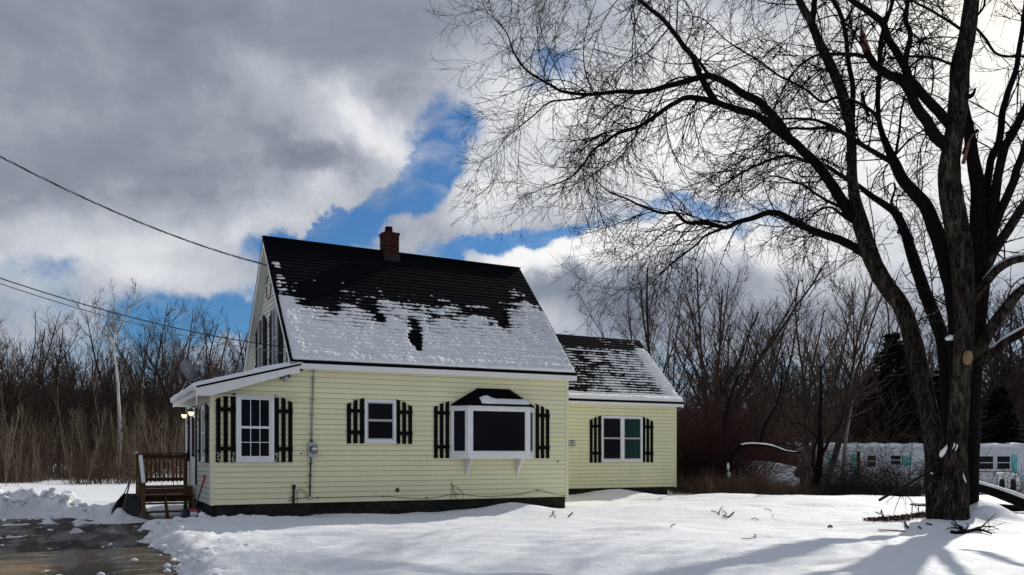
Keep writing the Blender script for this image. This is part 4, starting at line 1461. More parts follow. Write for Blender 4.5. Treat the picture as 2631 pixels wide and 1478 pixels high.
LIMBS = [  # uv, Y0, Y1, d0, d1
    ([(2204, 560), (2179, 537), (2145, 489), (2116, 445), (2087, 411), (2048, 373), (2000, 337), (1948, 301), (1902, 283), (1857, 269), (1825, 260), (1766, 251), (1734, 265), (1693, 292), (1642, 324), (1588, 342), (1556, 365), (1519, 392), (1492, 433), (1455, 461), (1401, 483), (1365, 498)], 15.8, 12.6, 31, 1.8),
    ([(2032, 365), (2009, 328), (1982, 292), (1948, 260), (1911, 242), (1866, 214), (1820, 196), (1793, 201), (1724, 219), (1647, 237), (1588, 235), (1519, 242), (1455, 237), (1414, 219), (1350, 178), (1319, 132), (1305, 91), (1282, 59), (1264, 36), (1259, 9)], 14.6, 12.0, 24, 1.6),
    ([(1560, 240), (1519, 243), (1474, 255), (1410, 264), (1373, 296), (1332, 328), (1291, 365), (1268, 397), (1230, 417)], 12.6, 11.6, 6.5, 1.4),
    ([(1640, 238), (1601, 264), (1565, 287), (1542, 315), (1515, 347), (1490, 400)], 12.9, 12.2, 4, 1.4),
    ([(1839, 262), (1811, 219), (1793, 182), (1779, 146), (1747, 105), (1720, 68), (1683, 32), (1642, 0), (1600, -35), (1540, -65), (1460, -70), (1380, -40)], 13.6, 11.5, 19, 3),
    ([(1784, 141), (1800, 165), (1822, 194)], 13.4, 13.5, 7, 9),
    ([(1720, 70), (1690, 105), (1670, 132), (1610, 160), (1588, 182)], 12.8, 12.3, 4.5, 1.6),
    ([(2240, 680), (2215, 648), (2155, 616), (2101, 597), (2050, 575), (2014, 556), (1978, 547), (1936, 561), (1900, 570), (1866, 584), (1825, 575), (1761, 570), (1734, 547), (1702, 547), (1656, 534), (1610, 511), (1565, 493), (1528, 461), (1501, 438)], 16.2, 13.4, 25, 1.8),
    ([(1866, 584), (1811, 607), (1790, 629), (1727, 677), (1693, 711), (1650, 745)], 14.4, 13.6, 8, 1.6),
    ([(1761, 572), (1720, 590), (1690, 610), (1640, 650), (1600, 668)], 14.0, 13.3, 4.5, 1.3),
    ([(2190, 570), (2169, 556), (2137, 534), (2101, 543), (2073, 570)], 16, 15.4, 9, 4),
    ([(2200, 555), (2183, 538), (2155, 530), (2101, 502), (2060, 474), (1987, 452), (1960, 465), (1939, 483), (1905, 503)], 16, 14.8, 10, 2),
    ([(2189, 310), (2191, 218), (2177, 145), (2174, 87), (2160, 39), (2140, 0), (2120, -60)], 15.7, 15.6, 15, 9),
    ([(2086, 60), (2092, 20), (2093, -10), (2100, -90)], 15.5, 15.4, 17, 13),
    ([(2310, 425), (2276, 407), (2232, 382), (2194, 358), (2160, 339), (2131, 329), (2082, 331), (2024, 331), (1980, 340)], 17.9, 17.0, 16, 5),
    ([(2150, 335), (2131, 324), (2097, 310), (2048, 305), (2000, 305), (1960, 290)], 17.3, 16.8, 9, 4),
    ([(2300, 400), (2310, 339), (2315, 290), (2324, 252), (2335, 200)], 18.0, 18.3, 8, 4),
    ([(2303, 395), (2312, 385), (2339, 358), (2373, 334)], 18.0, 18.4, 6, 4),
    ([(2262, 320), (2246, 290), (2208, 266), (2179, 256), (2145, 252), (2111, 261), (2073, 232), (2029, 208), (2000, 194), (1948, 155), (1902, 128), (1861, 100), (1829, 68), (1797, 45), (1760, 40)], 17.8, 15.5, 10, 2.0),
    ([(2448, 400), (2435, 380), (2406, 353), (2382, 315), (2358, 281), (2334, 232), (2315, 208), (2276, 189), (2242, 160), (2226, 125), (2214, 90)], 16.9, 16.4, 32, 17),
    ([(2330, 232), (2329, 189), (2315, 155), (2300, 126), (2281, 97), (2271, 63), (2242, 34), (2213, 15), (2189, 0), (2150, -40), (2110, -70)], 16.6, 16.2, 24, 12),
    ([(2324, 165), (2334, 116), (2340, 87), (2326, 48), (2334, 0), (2340, -60)], 16.5, 16.6, 15, 10),
    ([(2450, 330), (2440, 319), (2406, 281), (2368, 242), (2334, 200)], 16.9, 16.6, 26, 22),
    ([(2230, 145), (2184, 140), (2145, 140), (2106, 140), (2058, 165), (2024, 208), (2000, 256), (1985, 285)], 16.4, 15.6, 11, 3),
    ([(2455, 170), (2445, 165), (2402, 150), (2339, 145), (2280, 150)], 17, 16.6, 7, 6),
    ([(2478, 85), (2465, 73), (2421, 44), (2377, 19), (2344, 0), (2300, -40)], 17, 16.6, 8, 5),
    ([(2490, 65), (2508, 73), (2537, 106), (2557, 136), (2590, 145), (2631, 145), (2680, 150)], 17, 16.8, 7, 6),
    ([(2490, 60), (2515, 35), (2528, 15), (2531, -10)], 17, 17, 8, 5),
    ([(2523, 680), (2528, 629), (2532, 508), (2547, 411), (2566, 363), (2576, 290), (2586, 242), (2610, 179), (2620, 121), (2631, 48), (2640, -30)], 17.3, 17.6, 26, 10),
    ([(2530, 690), (2547, 629), (2552, 532), (2566, 436), (2581, 378), (2605, 339), (2631, 281), (2690, 180)], 17.2, 16.6, 28, 18),
    ([(2540, 640), (2561, 571), (2590, 498), (2615, 436), (2631, 387), (2680, 250)], 17.0, 16.2, 25, 16),
    ([(2520, 720), (2552, 649), (2590, 590), (2624, 537), (2700, 440)], 17.3, 17.0, 30, 20),
    ([(2505, 780), (2517, 749), (2536, 724), (2561, 693), (2598, 671), (2631, 663), (2720, 640)], 17.0, 16.0, 26, 17),
    ([(2500, 920), (2517, 898), (2542, 848), (2579, 799), (2610, 761), (2631, 743), (2700, 690)], 16.9, 15.8, 34, 22),
    ([(2500, 950), (2523, 929), (2548, 911), (2585, 879), (2631, 851), (2720, 800)], 17.0, 16.2, 26, 18),
    ([(2585, 350), (2600, 330), (2650, 290)], 17.5, 17.4, 8, 7),
    ([(2300, 545), (2290, 520), (2300, 490), (2295, 470), (2283, 476)], 17.0, 16.8, 9, 4),
]
# every limb starts at the depth of the bough it grows from; those of the left stem swing away from the lawn
known = []


def note(P):
    known.append(np.stack([CU + F * P[:, 0] / P[:, 1], HV - F * (P[:, 2] - EYE) / P[:, 1], P[:, 1]], -1))


for uv, Y0, Y1, sd in STEMS:
    note(traced(uv, Y0, Y1, 0, 0, 0.1)[0])
fixed = []
for uv, Y0, Y1, d0, d1 in LIMBS:
    K = np.concatenate(known)
    dist = np.hypot(K[:, 0] - uv[0][0], K[:, 1] - uv[0][1])
    j = int(np.argmin(dist))
    y0 = float(K[j, 2]) if dist[j] < 26 else Y0
    y1 = y0 + (Y0 - Y1) * 1.35 if Y0 <= 16.25 and Y1 < Y0 else y0 + (Y1 - Y0)
    fixed.append((uv, y0, y1, d0, d1))
    note(traced(uv, y0, y1, d0, d1, 0.1)[0])
LIMBS = fixed
for k, (uv, Y0, Y1, sd) in enumerate(STEMS):
    P, R = traced(uv, Y0, Y1, 0, 0, 0.05)
    if k < 3:
        z = P[:, 2] - TB[2]
        R = R * (1 + (0.25, 0.22, 0.25)[k] * np.exp(-np.clip(z + 0.15, 0, 9) / 0.32) + 0.16 * np.exp(-((z - 0.85) / 0.30) ** 2) * (k == 0))
    mp(bark_tube("trunk", P, R, sd, M['bark' if k < 2 else 'limb'], maple, 0.42 if k < 3 else 0.32, 500 + 20 * k, sd * 0.55))  # rear stems take the darker bark: shade of the recess put into colour
limb_lines = []
for k, (uv, Y0, Y1, d0, d1) in enumerate(LIMBS):
    P, R = traced(uv, Y0, Y1, d0, d1, 0.10, 0.8)
    q = np.array([fbm(np.arange(len(P)) * 0.35, np.full(len(P), k * 3.7 + c), 2, 600 + c) for c in range(3)]).T
    P[1:] += q[1:] * np.minimum(R[1:, None] * 0.9, 0.04)
    limb_lines.append((P, R))
    big = R.max() > 0.09
    if big:
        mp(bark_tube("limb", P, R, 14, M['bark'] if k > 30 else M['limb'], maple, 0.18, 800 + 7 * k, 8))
    else:
        mp(obj("limb", tubes_mesh("limb", [(P, R)], 7, M['limb']), maple))
for k in (0, 3, 4):
    uv, Y0, Y1, sd = STEMS[k]
    P, R = traced(uv, Y0, Y1, 0, 0, 0.12)
    limb_lines.append((P, R))

nrng = np.random.default_rng(11)


def unit(v):
    return v / max(np.linalg.norm(v), 1e-9)


def twig(p, d, L, r, lev, out, rng, child=(0.26, 0.20), up=0.8, droop=0.55, curl=1.5, seg=0.11):
    n = max(4, int(L / seg) + 1)
    st = L / (n - 1)
    bend = unit(rng.normal(size=3)) * curl
    pts = [p]
    d = unit(d)
    for i in range(1, n):
        t = i / n
        d = unit(d + (bend * 0.60 + rng.normal(size=3) * 0.20 + np.array((0, 0, 1.0)) * (up * (t - 0.35) - droop * (1 - t))) * st)
        pts.append(pts[-1] + d * st)
    P = np.array(pts)
    R = np.linspace(r, max(r * 0.45, 0.0034), n)
    out.append((P, R))
    if lev <= 0:
        return
    m = int(L / child[lev - 1] * rng.uniform(0.7, 1.2))
    for _ in range(m):
        f = rng.uniform(0.12, 0.97)
        i = min(n - 2, int(f * (n - 1)))
        t = unit(P[i + 1] - P[i])
        side = unit(np.cross(t, rng.normal(size=3)))
        a = rng.uniform(0.55, 1.05)
        dd = t * math.cos(a) + side * math.sin(a)
        twig(P[i], dd, L * rng.uniform(0.26, 0.52) * (1.15 - 0.5 * f), max(r * 0.55, 0.0042), lev - 1, out, rng, child, up, droop, curl * 1.2, seg)


tw = []
for P, R in limb_lines:
    s = np.concatenate([[0], np.cumsum(np.linalg.norm(np.diff(P, axis=0), axis=1))])
    q = 0.15
    while q < s[-1]:
        i = min(len(P) - 2, int(np.searchsorted(s, q)))
        r = R[i]
        pz = P[i]
        u_img = CU + F * pz[0] / pz[1]
        gap = 0.14 if r < 0.03 else 0.20 if r < 0.06 else 0.36 if r < 0.10 else 0.85
        if u_img > 2500:
            gap *= 1.8
        if pz[2] < 4.2:
            q += 0.5
            continue
        t = unit(P[i + 1] - P[i])
        side = unit(np.cross(t, nrng.normal(size=3)))
        a = nrng.uniform(0.5, 1.15)
        L = nrng.uniform(0.7, 2.1) * (1.0 if r < 0.03 else 1.2) * (pz[1] / 17.0)
        twig(P[i], t * math.cos(a) + side * math.sin(a), L, min(max(r * 0.42, 0.0075), 0.019), 2, tw, nrng)
        q += gap * nrng.uniform(0.5, 1.5)
    if R[-1] < 0.02:
        for _ in range(4):
            twig(P[-1], unit(P[-1] - P[-3]) + 0.5 * nrng.normal(size=3), nrng.uniform(0.4, 0.9), max(R[-1] * 0.8, 0.005), 2, tw, nrng)
# twigs hanging into the picture from the crown above it
for u0, v0 in ((1370, -35), (1440, -68), (1500, -66), (1560, -50), (1700, -60), (1760, -80), (1850, -60), (1940, -70), (2010, -80), (2220, -60), (2400, -60), (2560, -50), (1640, -40), (1500, -40)):
    for _ in range(1 if u0 < 1600 else 3):
        p = np.array(at(u0 + nrng.uniform(-30, 30), v0, nrng.uniform(15, 20)))
        twig(p, np.array((nrng.uniform(-0.8, 0.3), nrng.uniform(-0.5, 0.5), -0.8)), nrng.uniform(0.7, 1.6), 0.009, 2, tw, nrng)
o = mp(obj("twigs", tubes_mesh("twigs", tw, 3, M['twig']), maple))
o['kind'] = 'stuff'
N_TW = len(tw)
# buds at the ends of the outermost twigs
ends = [P[-1] for P, R in tw if R[0] < 0.006]
bv, bf = [], []
for p in ends[::2]:
    r = 0.009
    b = len(bv)
    bv += [p + np.array(q) * r for q in ((1, 0, 0), (-0.5, 0.87, 0), (-0.5, -0.87, 0), (0, 0, 1.8), (0, 0, -1.5))]
    bf += [(b, b + 1, b + 3), (b + 1, b + 2, b + 3), (b + 2, b, b + 3), (b + 1, b, b + 4), (b + 2, b + 1, b + 4), (b, b + 2, b + 4)]
if bv:
    mp(obj("buds", np_mesh("buds", bv, bf, M['twig']), maple))['kind'] = 'stuff'


# broken top with raw wood, sawn scar, stubs
def spike(uv, Y, d0, d1, mat, name, sides=9):
    P, R = traced(uv, Y, Y, d0, d1, 0.05)
    return mp(bark_tube(name, P, R, sides, mat, maple, 0.35, 900 + int(uv[0][0]), 6))


spike([(2228, 130), (2218, 98), (2213, 74), (2212, 54)], 16.35, 18, 3, M['raw_wood'], "broken_top", 11)
spike([(2475, 420), (2484, 385), (2490, 362), (2500, 345)], 16.75, 10, 5, M['raw_wood'], "broken_stub")
spike([(2478, 395), (2495, 350), (2512, 335)], 16.9, 14, 9, M['limb'], "broken_stub")
spike([(2482, 250), (2498, 245), (2506, 228)], 16.8, 16, 5, M['limb'], "broken_stub")
spike([(2232, 300), (2220, 262), (2214, 240), (2222, 236)], 17.8, 9, 6, M['limb'], "broken_stub")
spike([(2312, 600), (2316, 560), (2313, 545)], 17.1, 14, 7, M['limb'], "broken_stub")
c = at(2492, 919, 16.66)
mb = MB()
mb.lathe([(0.0, 0.0), (0.075, 0.0), (0.085, -0.02), (0.09, -0.10)], (0, 0, 0), 18, Matrix.Translation(c) @ Matrix.Rotation(math.radians(95), 4, 'X') @ Matrix.Rotation(math.radians(8), 4, 'Y') @ Matrix.Diagonal((0.85, 1.55, 1, 1)))
mp(mb.build("cut_scar", M['cut_wood'], maple, smooth=False))


# snow lodged in the forks and along the boughs at the side
def snow_on(P, R, i0, i1, parent, fix=None, w=0.75):
    mbs = []
    Pp = P[i0:i1]
    Rr = R[i0:i1]
    n = len(Pp)
    verts, faces = [], []
    for k in range(n):
        t = unit(Pp[min(k + 1, n - 1)] - Pp[max(k - 1, 0)])
        sd = unit(np.cross(t, (0, 0, 1.0)))
        upv = np.cross(sd, t)
        e = min(1.0, k / 3, (n - 1 - k) / 3)
        hh = Rr[k] * (0.30 + 0.25 * float(fbm(np.array(k * 0.5), np.array(Pp[0][0]), 2, 31))) * e + 0.005
        for a_, h in ((-w, 0.0), (-w * 0.6, 0.7), (0, 1.0), (w * 0.6, 0.7), (w, 0.0)):
            verts.append(Pp[k] + sd * Rr[k] * a_ + upv * (Rr[k] * math.sqrt(max(0, 1 - a_ * a_)) * 1.02 + hh * h))
    for k in range(n - 1):
        for j in range(4):
            b = k * 5 + j
            faces.append((b, b + 1, b + 6, b + 5))
    o_ = obj("snow_cap", np_mesh("snow_cap", verts, faces, M['roof_snow']), parent)
    o_['kind'] = 'stuff'
    return fix(o_) if fix else o_


for li, a, b in ((32, 4, 60), (33, 14, 60), (34, 5, 60)):
    P, R = limb_lines[li]
    snow_on(P, R, a, min(b, len(P) - 1), maple, mp, 0.7)
for (u, v, Y, rx, rz, tilt) in ((2423, 1160, 16.80, 0.045, 0.13, 30), (2440, 868, 17.0, 0.09, 0.05, 0), (2478, 1228, 16.75, 0.018, 0.11, -18), (2394, 1216, 16.86, 0.03, 0.014, 30)):
    mb = MB()
    mb.lathe([(0.005, -1.0), (0.75, -0.75), (1.0, -0.1), (0.75, 0.6), (0.02, 1.0)], (0, 0, 0), 10, Matrix.Translation(at(u, v, Y)) @ Matrix.Rotation(math.radians(tilt), 4, 'Y') @ Matrix.Diagonal((rx, rx * 0.8, rz, 1)))
    cc = sum((Vector(q) for q in mb.v), Vector()) / len(mb.v)
    mb.v = [tuple(cc + (Vector(q) - cc) * RNG.uniform(0.55, 1.25)) for q in mb.v]
    mp(mb.build("snow_cap", M['roof_snow'], maple, smooth=True))['kind'] = 'stuff'
for (u, v, h) in ((2452, 1146, 0.11), (2459, 1150, 0.13)):
    mb = MB()
    p = at(u, v, 16.5)
    mb.tube([p + Vector((-0.022, 0.02, -h / 2)), p + Vector((-0.004, 0.0, 0.0)), p + Vector((0.006, 0.0, h * 0.3)), p + Vector((0.010, 0.02, h / 2))], [0.005, 0.011, 0.013, 0.005], 6)
    mp(mb.build("snow_streak", M['roof_snow'], maple))

# ---------------------------------------------------------------- woods: a few shaped trees, then copies
def make_tree(seed, kind, H):
    """-> (thick lines, thin lines); stands at the origin, H metres tall"""
    rng = np.random.default_rng(seed)
    thick, thin = [], []

    def grow(p, d, L, r, lev, upt, wob):
        n = max(4, int(L / 0.45) + 1)
        st = L / (n - 1)
        pts = [np.array(p, float)]
        d = unit(np.array(d, float))
        for i in range(1, n):
            d = unit(d + (rng.normal(size=3) * wob + np.array((0, 0, upt))) * st)
            pts.append(pts[-1] + d * st)
        P = np.array(pts)
        R = np.linspace(r, r * (0.35 if lev else 0.45), n)
        (thick if r > 0.028 else thin).append((P, np.maximum(R, 0.008)))
        return P, R

    def side(P, R, lev, f0, m, ratio, ang, upt, wob, Ltot):
        n = len(P)
        for _ in range(m):
            f = rng.uniform(f0, 0.99)
            i = min(n - 2, int(f * (n - 1)))
            t = unit(P[i + 1] - P[i])
            sd = unit(np.cross(t, rng.normal(size=3)))
            a = rng.uniform(*ang)
            L = Ltot * ratio * rng.uniform(0.55, 1.15) * (1.15 - 0.55 * f)
            r = max(0.009, R[i] * 0.52)
            if lev < 2:
                r = min(r, 0.020)
            Q, S = grow(P[i], t * math.cos(a) + sd * math.sin(a), L, r, lev - 1, upt, wob)
            if lev > 1:
                side(Q, S, lev - 1, 0.12, max(3, int(len(Q) * 1.7)), 0.42, (0.35, 0.85), upt * 1.1, wob * 1.3, L)

    if kind == 'spread':
        P, R = grow((0, 0, -0.3), (rng.normal() * 0.06, rng.normal() * 0.06, 1), H * 0.42, H * 0.0125, 3, 0.05, 0.06)
        for k in range(6):
            a = k * 2 * math.pi / 6 + rng.uniform(-0.4, 0.4)
            i = len(P) - 1 - rng.integers(0, 4)
            Q, S = grow(P[i], (math.cos(a) * 0.62, math.sin(a) * 0.62, 1), H * rng.uniform(0.5, 0.63), R[i] * 0.62, 3, 0.10, 0.16)
            side(Q, S, 2, 0.15, 13, 0.40, (0.4, 0.9), 0.22, 0.24, H * 0.55)
        side(P, R, 2, 0.45, 4, 0.36, (0.7, 1.1), 0.2, 0.2, H * 0.42)
    elif kind == 'tall':
        P, R = grow((0, 0, -0.3), (rng.normal() * 0.05, rng.normal() * 0.05, 1), H, H * 0.0095, 3, 0.06, 0.05)
        R[:] = np.linspace(R[0], 0.015, len(R))
        thick[-1] = (P, R)
        side(P, R, 2, 0.35, 26, 0.30, (0.45, 0.85), 0.26, 0.2, H)
    elif kind == 'multi':
        for k in range(5):
            a = k * 1.26 + rng.uniform(-0.4, 0.4)
            P, R = grow((0.15 * math.cos(a), 0.15 * math.sin(a), -0.3), (math.cos(a) * 0.30, math.sin(a) * 0.30, 1), H * rng.uniform(0.75, 1.0), H * 0.0075, 3, 0.0, 0.09)
            side(P, R, 2, 0.30, 13, 0.34, (0.35, 0.75), 0.2, 0.2, H * 0.9)
    elif kind == 'pale':
        P, R = grow((0, 0, -0.3), (0.11, 0, 1), H * 0.70, H * 0.0115, 3, 0.0, 0.075)
        for k in range(5):
            a = (2.7, 0.35, 1.6, 4.0, 5.3)[k]
            Q, S = grow(P[-1 - (k > 2)], (math.cos(a) * 0.75, math.sin(a) * 0.75, 0.8), H * rng.uniform(0.28, 0.38), R[-1] * 0.75, 3, 0.40, 0.55)
            side(Q, S, 2, 0.2, 9, 0.38, (0.5, 1.1), 0.55, 0.6, H * 0.38)
    elif kind == 'sapling':
        P, R = grow((0, 0, -0.2), (rng.normal() * 0.10, rng.normal() * 0.10, 1), H, 0.022, 3, 0.05, 0.10)
        R[:] = np.linspace(0.017, 0.006, len(R))
        thick[:] = []
        thin[:] = [(P, R)]
        side(P, R, 1, 0.30, int(rng.integers(8, 18)), rng.uniform(0.16, 0.30), (0.22, 0.6), 0.35, 0.3, H)
    return thick, thin


TEMPLATES = {}


def tmpl(kind, seed, H, bark, twigm):
    key = (kind, seed, bark)
    if key not in TEMPLATES:
        thick, thin = make_tree(seed, kind, H)
        top = max(float(P[:, 2].max()) for P, R in thick + thin)
        for P, R in thick + thin:
            P *= H / top
        if not thick:
            thick = thin[:1]
            thin_ = thin[1:]
        else:
            thin_ = thin
        TEMPLATES[key] = (H, tubes_mesh("trunk", thick, 6 if kind != 'sapling' else 4, M[bark]), tubes_mesh("crown", thin_, 3, M[twigm]))
    return TEMPLATES[key]


def plant(name, label, cat, group, kind, seed, loc, H, rz, bark='bg_bark', twigm='bg_twig', lean=(0, 0), fat=1.0):
    H0, tm, cm = tmpl(kind, seed, 12.0 if kind != 'sapling' else 5.0, bark, twigm)
    root = thing(name, label, cat, loc, rz, group)
    root.rotation_euler = (lean[0], lean[1], rz)
    s = H / H0
    root.scale = (s * fat, s * fat, s)
    obj("trunk", tm, root)
    obj("crown", cm, root)['kind'] = 'stuff'
    return root


def gz(x, y):
    return float(snow_z(np.array([x]), np.array([y]))[0])


def stand(u, Y):
    x = (u - CU) / F * Y
    return Vector((x, Y, gz(x, Y) - 0.15))


def height_to(vtop, Y, z):
    return (HV - vtop) / F * Y + EYE - z


tr = random.Random(21)
# the trees at the left that stand out against the sky
HERO_L = [
    (12, 735, 58, 'spread', 1, "broad bare tree rising at the edge of the picture left of the twin wires"),
    (70, 772, 66, 'tall', 2, "slim bare tree beside the broad tree at the far left"),
    (118, 812, 72, 'multi', 3, "several stemmed bare tree just before the dip in the treeline"),
    (202, 822, 60, 'spread', 4, "dark round headed bare tree standing alone in the dip of the treeline"),
    (292, 742, 66, 'tall', 5, "tall dark bare tree close beside the white trunked tree"),
    (385, 752, 68, 'tall', 6, "tall slender tree leaning beside the white trunked tree, nearer the house"),
    (467, 774, 62, 'tall', 7, "dark narrow bare tree crossed by the low wires above the satellite dish"),
    (430, 800, 80, 'multi', 8, "grey many stemmed tree behind the low wires"),
    (505, 793, 74, 'multi', 3, "thin bare tree between the dish and the house gable"),
    (560, 795, 70, 'tall', 2, "lone thin bare tree against the blue sky left of the gable"),
    (606, 822, 70, 'multi', 8, "bare tree half hidden by the rake of the gable"),
    (340, 812, 84, 'tall', 5, "faint bare tree far behind the white trunked tree"),
]
for k, (u, v, Y, kd, sd, lab) in enumerate(HERO_L):
    p = stand(u, Y)
    plant("bare_tree", lab, "tree", "bare trees standing out of the woods at the left", kd, sd, p, height_to(v, Y, p.z), k * 1.3, fat=1.15)
p = stand(299, 54)
plant("white_trunk_tree", "tall pale barked tree with a leaning white trunk and crooked white limbs", "tree", None, 'pale', 31, p, height_to(702, 54, p.z), 0.15, 'pale_bark', 'pale_twig', fat=1.0)
for k in range(64):
    Y = tr.uniform(58, 100)
    u = tr.uniform(-260, 690)
    v = tr.uniform(835, 930)
    p = stand(u, Y)
    plant("bare_tree", ("many stemmed", "tall straight", "round headed", "slender")[k % 4] + " brown tree crowded in the woods behind the snowy clearing", "tree", ("many stemmed", "straight", "round headed", "slender")[k % 4] + " trees of the brown woods", ('multi', 'tall', 'spread', 'tall')[k % 4], (3, 5, 4, 7)[k % 4], p, height_to(v, Y, p.z), tr.uniform(0, 6.28), fat=1.1)
for k in range(290):
    Y = tr.uniform(36, 54)
    u = tr.uniform(-300, 590)
    v = tr.uniform(1035, 1185)
    if tr.random() < 0.13:
        v -= 80
    p = stand(u, Y)
    tall_ = v < 1040
    plant("sapling", "tall pale sapling standing above the rest of the thicket at the left" if tall_ else "waist high to head high thin sapling low in the thicket beyond the snowbank", "sapling",
          "tall saplings of the left thicket" if tall_ else "short saplings of the left thicket", 'sapling', 40 + k % 12, p, height_to(v, Y, p.z), tr.uniform(0, 6.28), 'sapling', 'sapling', (tr.uniform(-0.07, 0.07), tr.uniform(-0.08, 0.08)), fat=min(1.0, 3.6 / max(height_to(v, Y, p.z), 1.0)))
# right-hand trees behind the wing and the brush
HERO_R = [
    (1727, 650, 46, 'spread', 9, "bare tree with a low fork just beyond the wing roof", 'bg_bark'),
    (1761, 632, 48, 'multi', 10, "tall bare tree of steep stems leaning over beside the wing", 'bg_bark'),
    (1878, 668, 44, 'multi', 8, "fan shaped bare tree with many rising stems above the red shrub", 'bg_bark'),
    (1835, 690, 58, 'tall', 2, "straight bare tree seen through the fan shaped tree", 'bg_bark'),
    (1985, 700, 58, 'tall', 5, "slim bare tree between the fan shaped tree and the forked one", 'bg_bark'),
    (2095, 672, 50, 'multi', 3, "wide forked bare tree over the roof end of the mobile home", 'bg_bark'),
    (2040, 720, 64, 'multi', 10, "many stemmed bare tree further back over the mobile home", 'bg_bark'),
    (2215, 700, 84, 'tall', 7, "bare tree rising behind the dark evergreen", 'bg_bark'),
    (2290, 690, 88, 'multi', 8, "bare tree top seen between the maple stems", 'bg_bark'),
    (2380, 720, 86, 'tall', 2, "thin bare tree behind the maple trunk", 'bg_bark'),
]
for k, (u, v, Y, kd, sd, lab, bk) in enumerate(HERO_R):
    p = stand(u, Y)
    plant("bare_tree", lab, "tree", "bare trees behind the wing and the brush", kd, sd, p, height_to(v, Y, p.z), 0.7 + k * 1.7, bk, fat=1.1)
p = stand(1698, 50)
plant("white_trunk_tree", "slim pale barked tree just behind the end of the wing roof", "tree", None, 'pale', 32, p, height_to(628, 50, p.z), 1.9, 'pale_bark', 'pale_twig', fat=0.62)
p = stand(2165, 56)
plant("white_trunk_tree", "straight pale trunk standing left of the dark evergreen", "tree", None, 'pale', 33, p, height_to(640, 56, p.z), 1.5, 'grey_bark', 'bg_twig', fat=0.8)
for k in range(12):
    u = 2505 + k * 17 + tr.uniform(-6, 6)
    Y = tr.uniform(78, 92)
    p = stand(u, Y)
    plant("bare_tree", "straight grey trunk in the row behind the mobile home and the maple", "tree", "straight trunks behind the mobile home", 'tall', (2, 5, 7, 6)[k % 4], p, height_to(tr.uniform(640, 780), Y, p.z), tr.uniform(0, 6.28), fat=1.5)
for k in range(26):
    Y = tr.uniform(84, 106)
    u = tr.uniform(1700, 2760)
    p = stand(u, Y)
    plant("bare_tree", "dark bare tree filling the woods behind the mobile home", "tree", "background trees behind the mobile home", ('multi', 'tall')[k % 2], (3, 5, 8, 7)[k % 4], p, height_to(tr.uniform(760, 940), Y, p.z), tr.uniform(0, 6.28), fat=1.3)

# far woods on the hill: one mass
dw = []
rw = np.random.default_rng(77)
for k in range(1500):
    Y = rw.uniform(100, 165)
    x = rw.uniform(-0.75, 0.85) * Y
    z = -2 + float(sstep(105, 200, Y)) * np.interp(x, [-160, -70, -20, 20, 90, 160], [20, 17, 15, 13, 16, 18]) * 1.0
    Ht = rw.uniform(6, 11)
    base = np.array((x, Y, z - 0.5))
    d = unit(np.array((rw.normal() * 0.06, 0, 1)))
    dw.append((np.stack([base, base + d * Ht * 0.5, base + d * Ht]), np.array((0.10, 0.07, 0.03))))
    for _ in range(9):
        f = rw.uniform(0.3, 0.95)
        q = base + d * Ht * f
        e = unit(np.array((rw.normal() * 0.7, rw.normal() * 0.4, 1.0)))
        L = Ht * rw.uniform(0.15, 0.4) * (1.1 - 0.5 * f)
        dw.append((np.stack([q, q + e * L * 0.5, q + (e + np.array((0, 0, 0.3))) * L]), np.array((0.045, 0.035, 0.02))))
tag(obj("distant_woods", tubes_mesh("distant_woods", dw, 3, M['woods'])), "brown leafless woods covering the low hill behind everything", "woods", kind='stuff')


# ---------------------------------------------------------------- shrubs and brush
def bush_lines(seed, n, R, H, curl, lev=1, spread=0.5, up=0.1, droop=0.3, rr=0.011):
    rng = np.random.default_rng(seed)
    out = []
    for _ in range(n):
        a, q = rng.uniform(0, 6.283), R * math.sqrt(rng.uniform(0, 1))
        p = np.array((q * math.cos(a), q * math.sin(a), -0.1))
        b = rng.uniform(0, 6.283)
        sp = rng.uniform(0, spread)
        d = np.array((math.cos(b) * sp + 0.35 * math.cos(a) * spread, math.sin(b) * sp + 0.35 * math.sin(a) * spread, 1))
        twig(p, d, H * rng.uniform(0.5, 1.15), rr, lev, out, rng, (0.30, 0.30), up, droop, curl, 0.18)
    return out


BUSH = {}


def bush(name, label, key, args, mat, loc, rz=0.0, scale=1.0, group=None, cat="shrub"):
    if (key, mat) not in BUSH:
        BUSH[(key, mat)] = tubes_mesh("stems", bush_lines(*args), 3, M[mat])
    root = thing(name, label, cat, loc, rz, group)
    root.scale = (scale,) * 3 if not hasattr(scale, '__len__') else scale
    obj("stems", BUSH[(key, mat)], root)['kind'] = 'stuff'
    return root


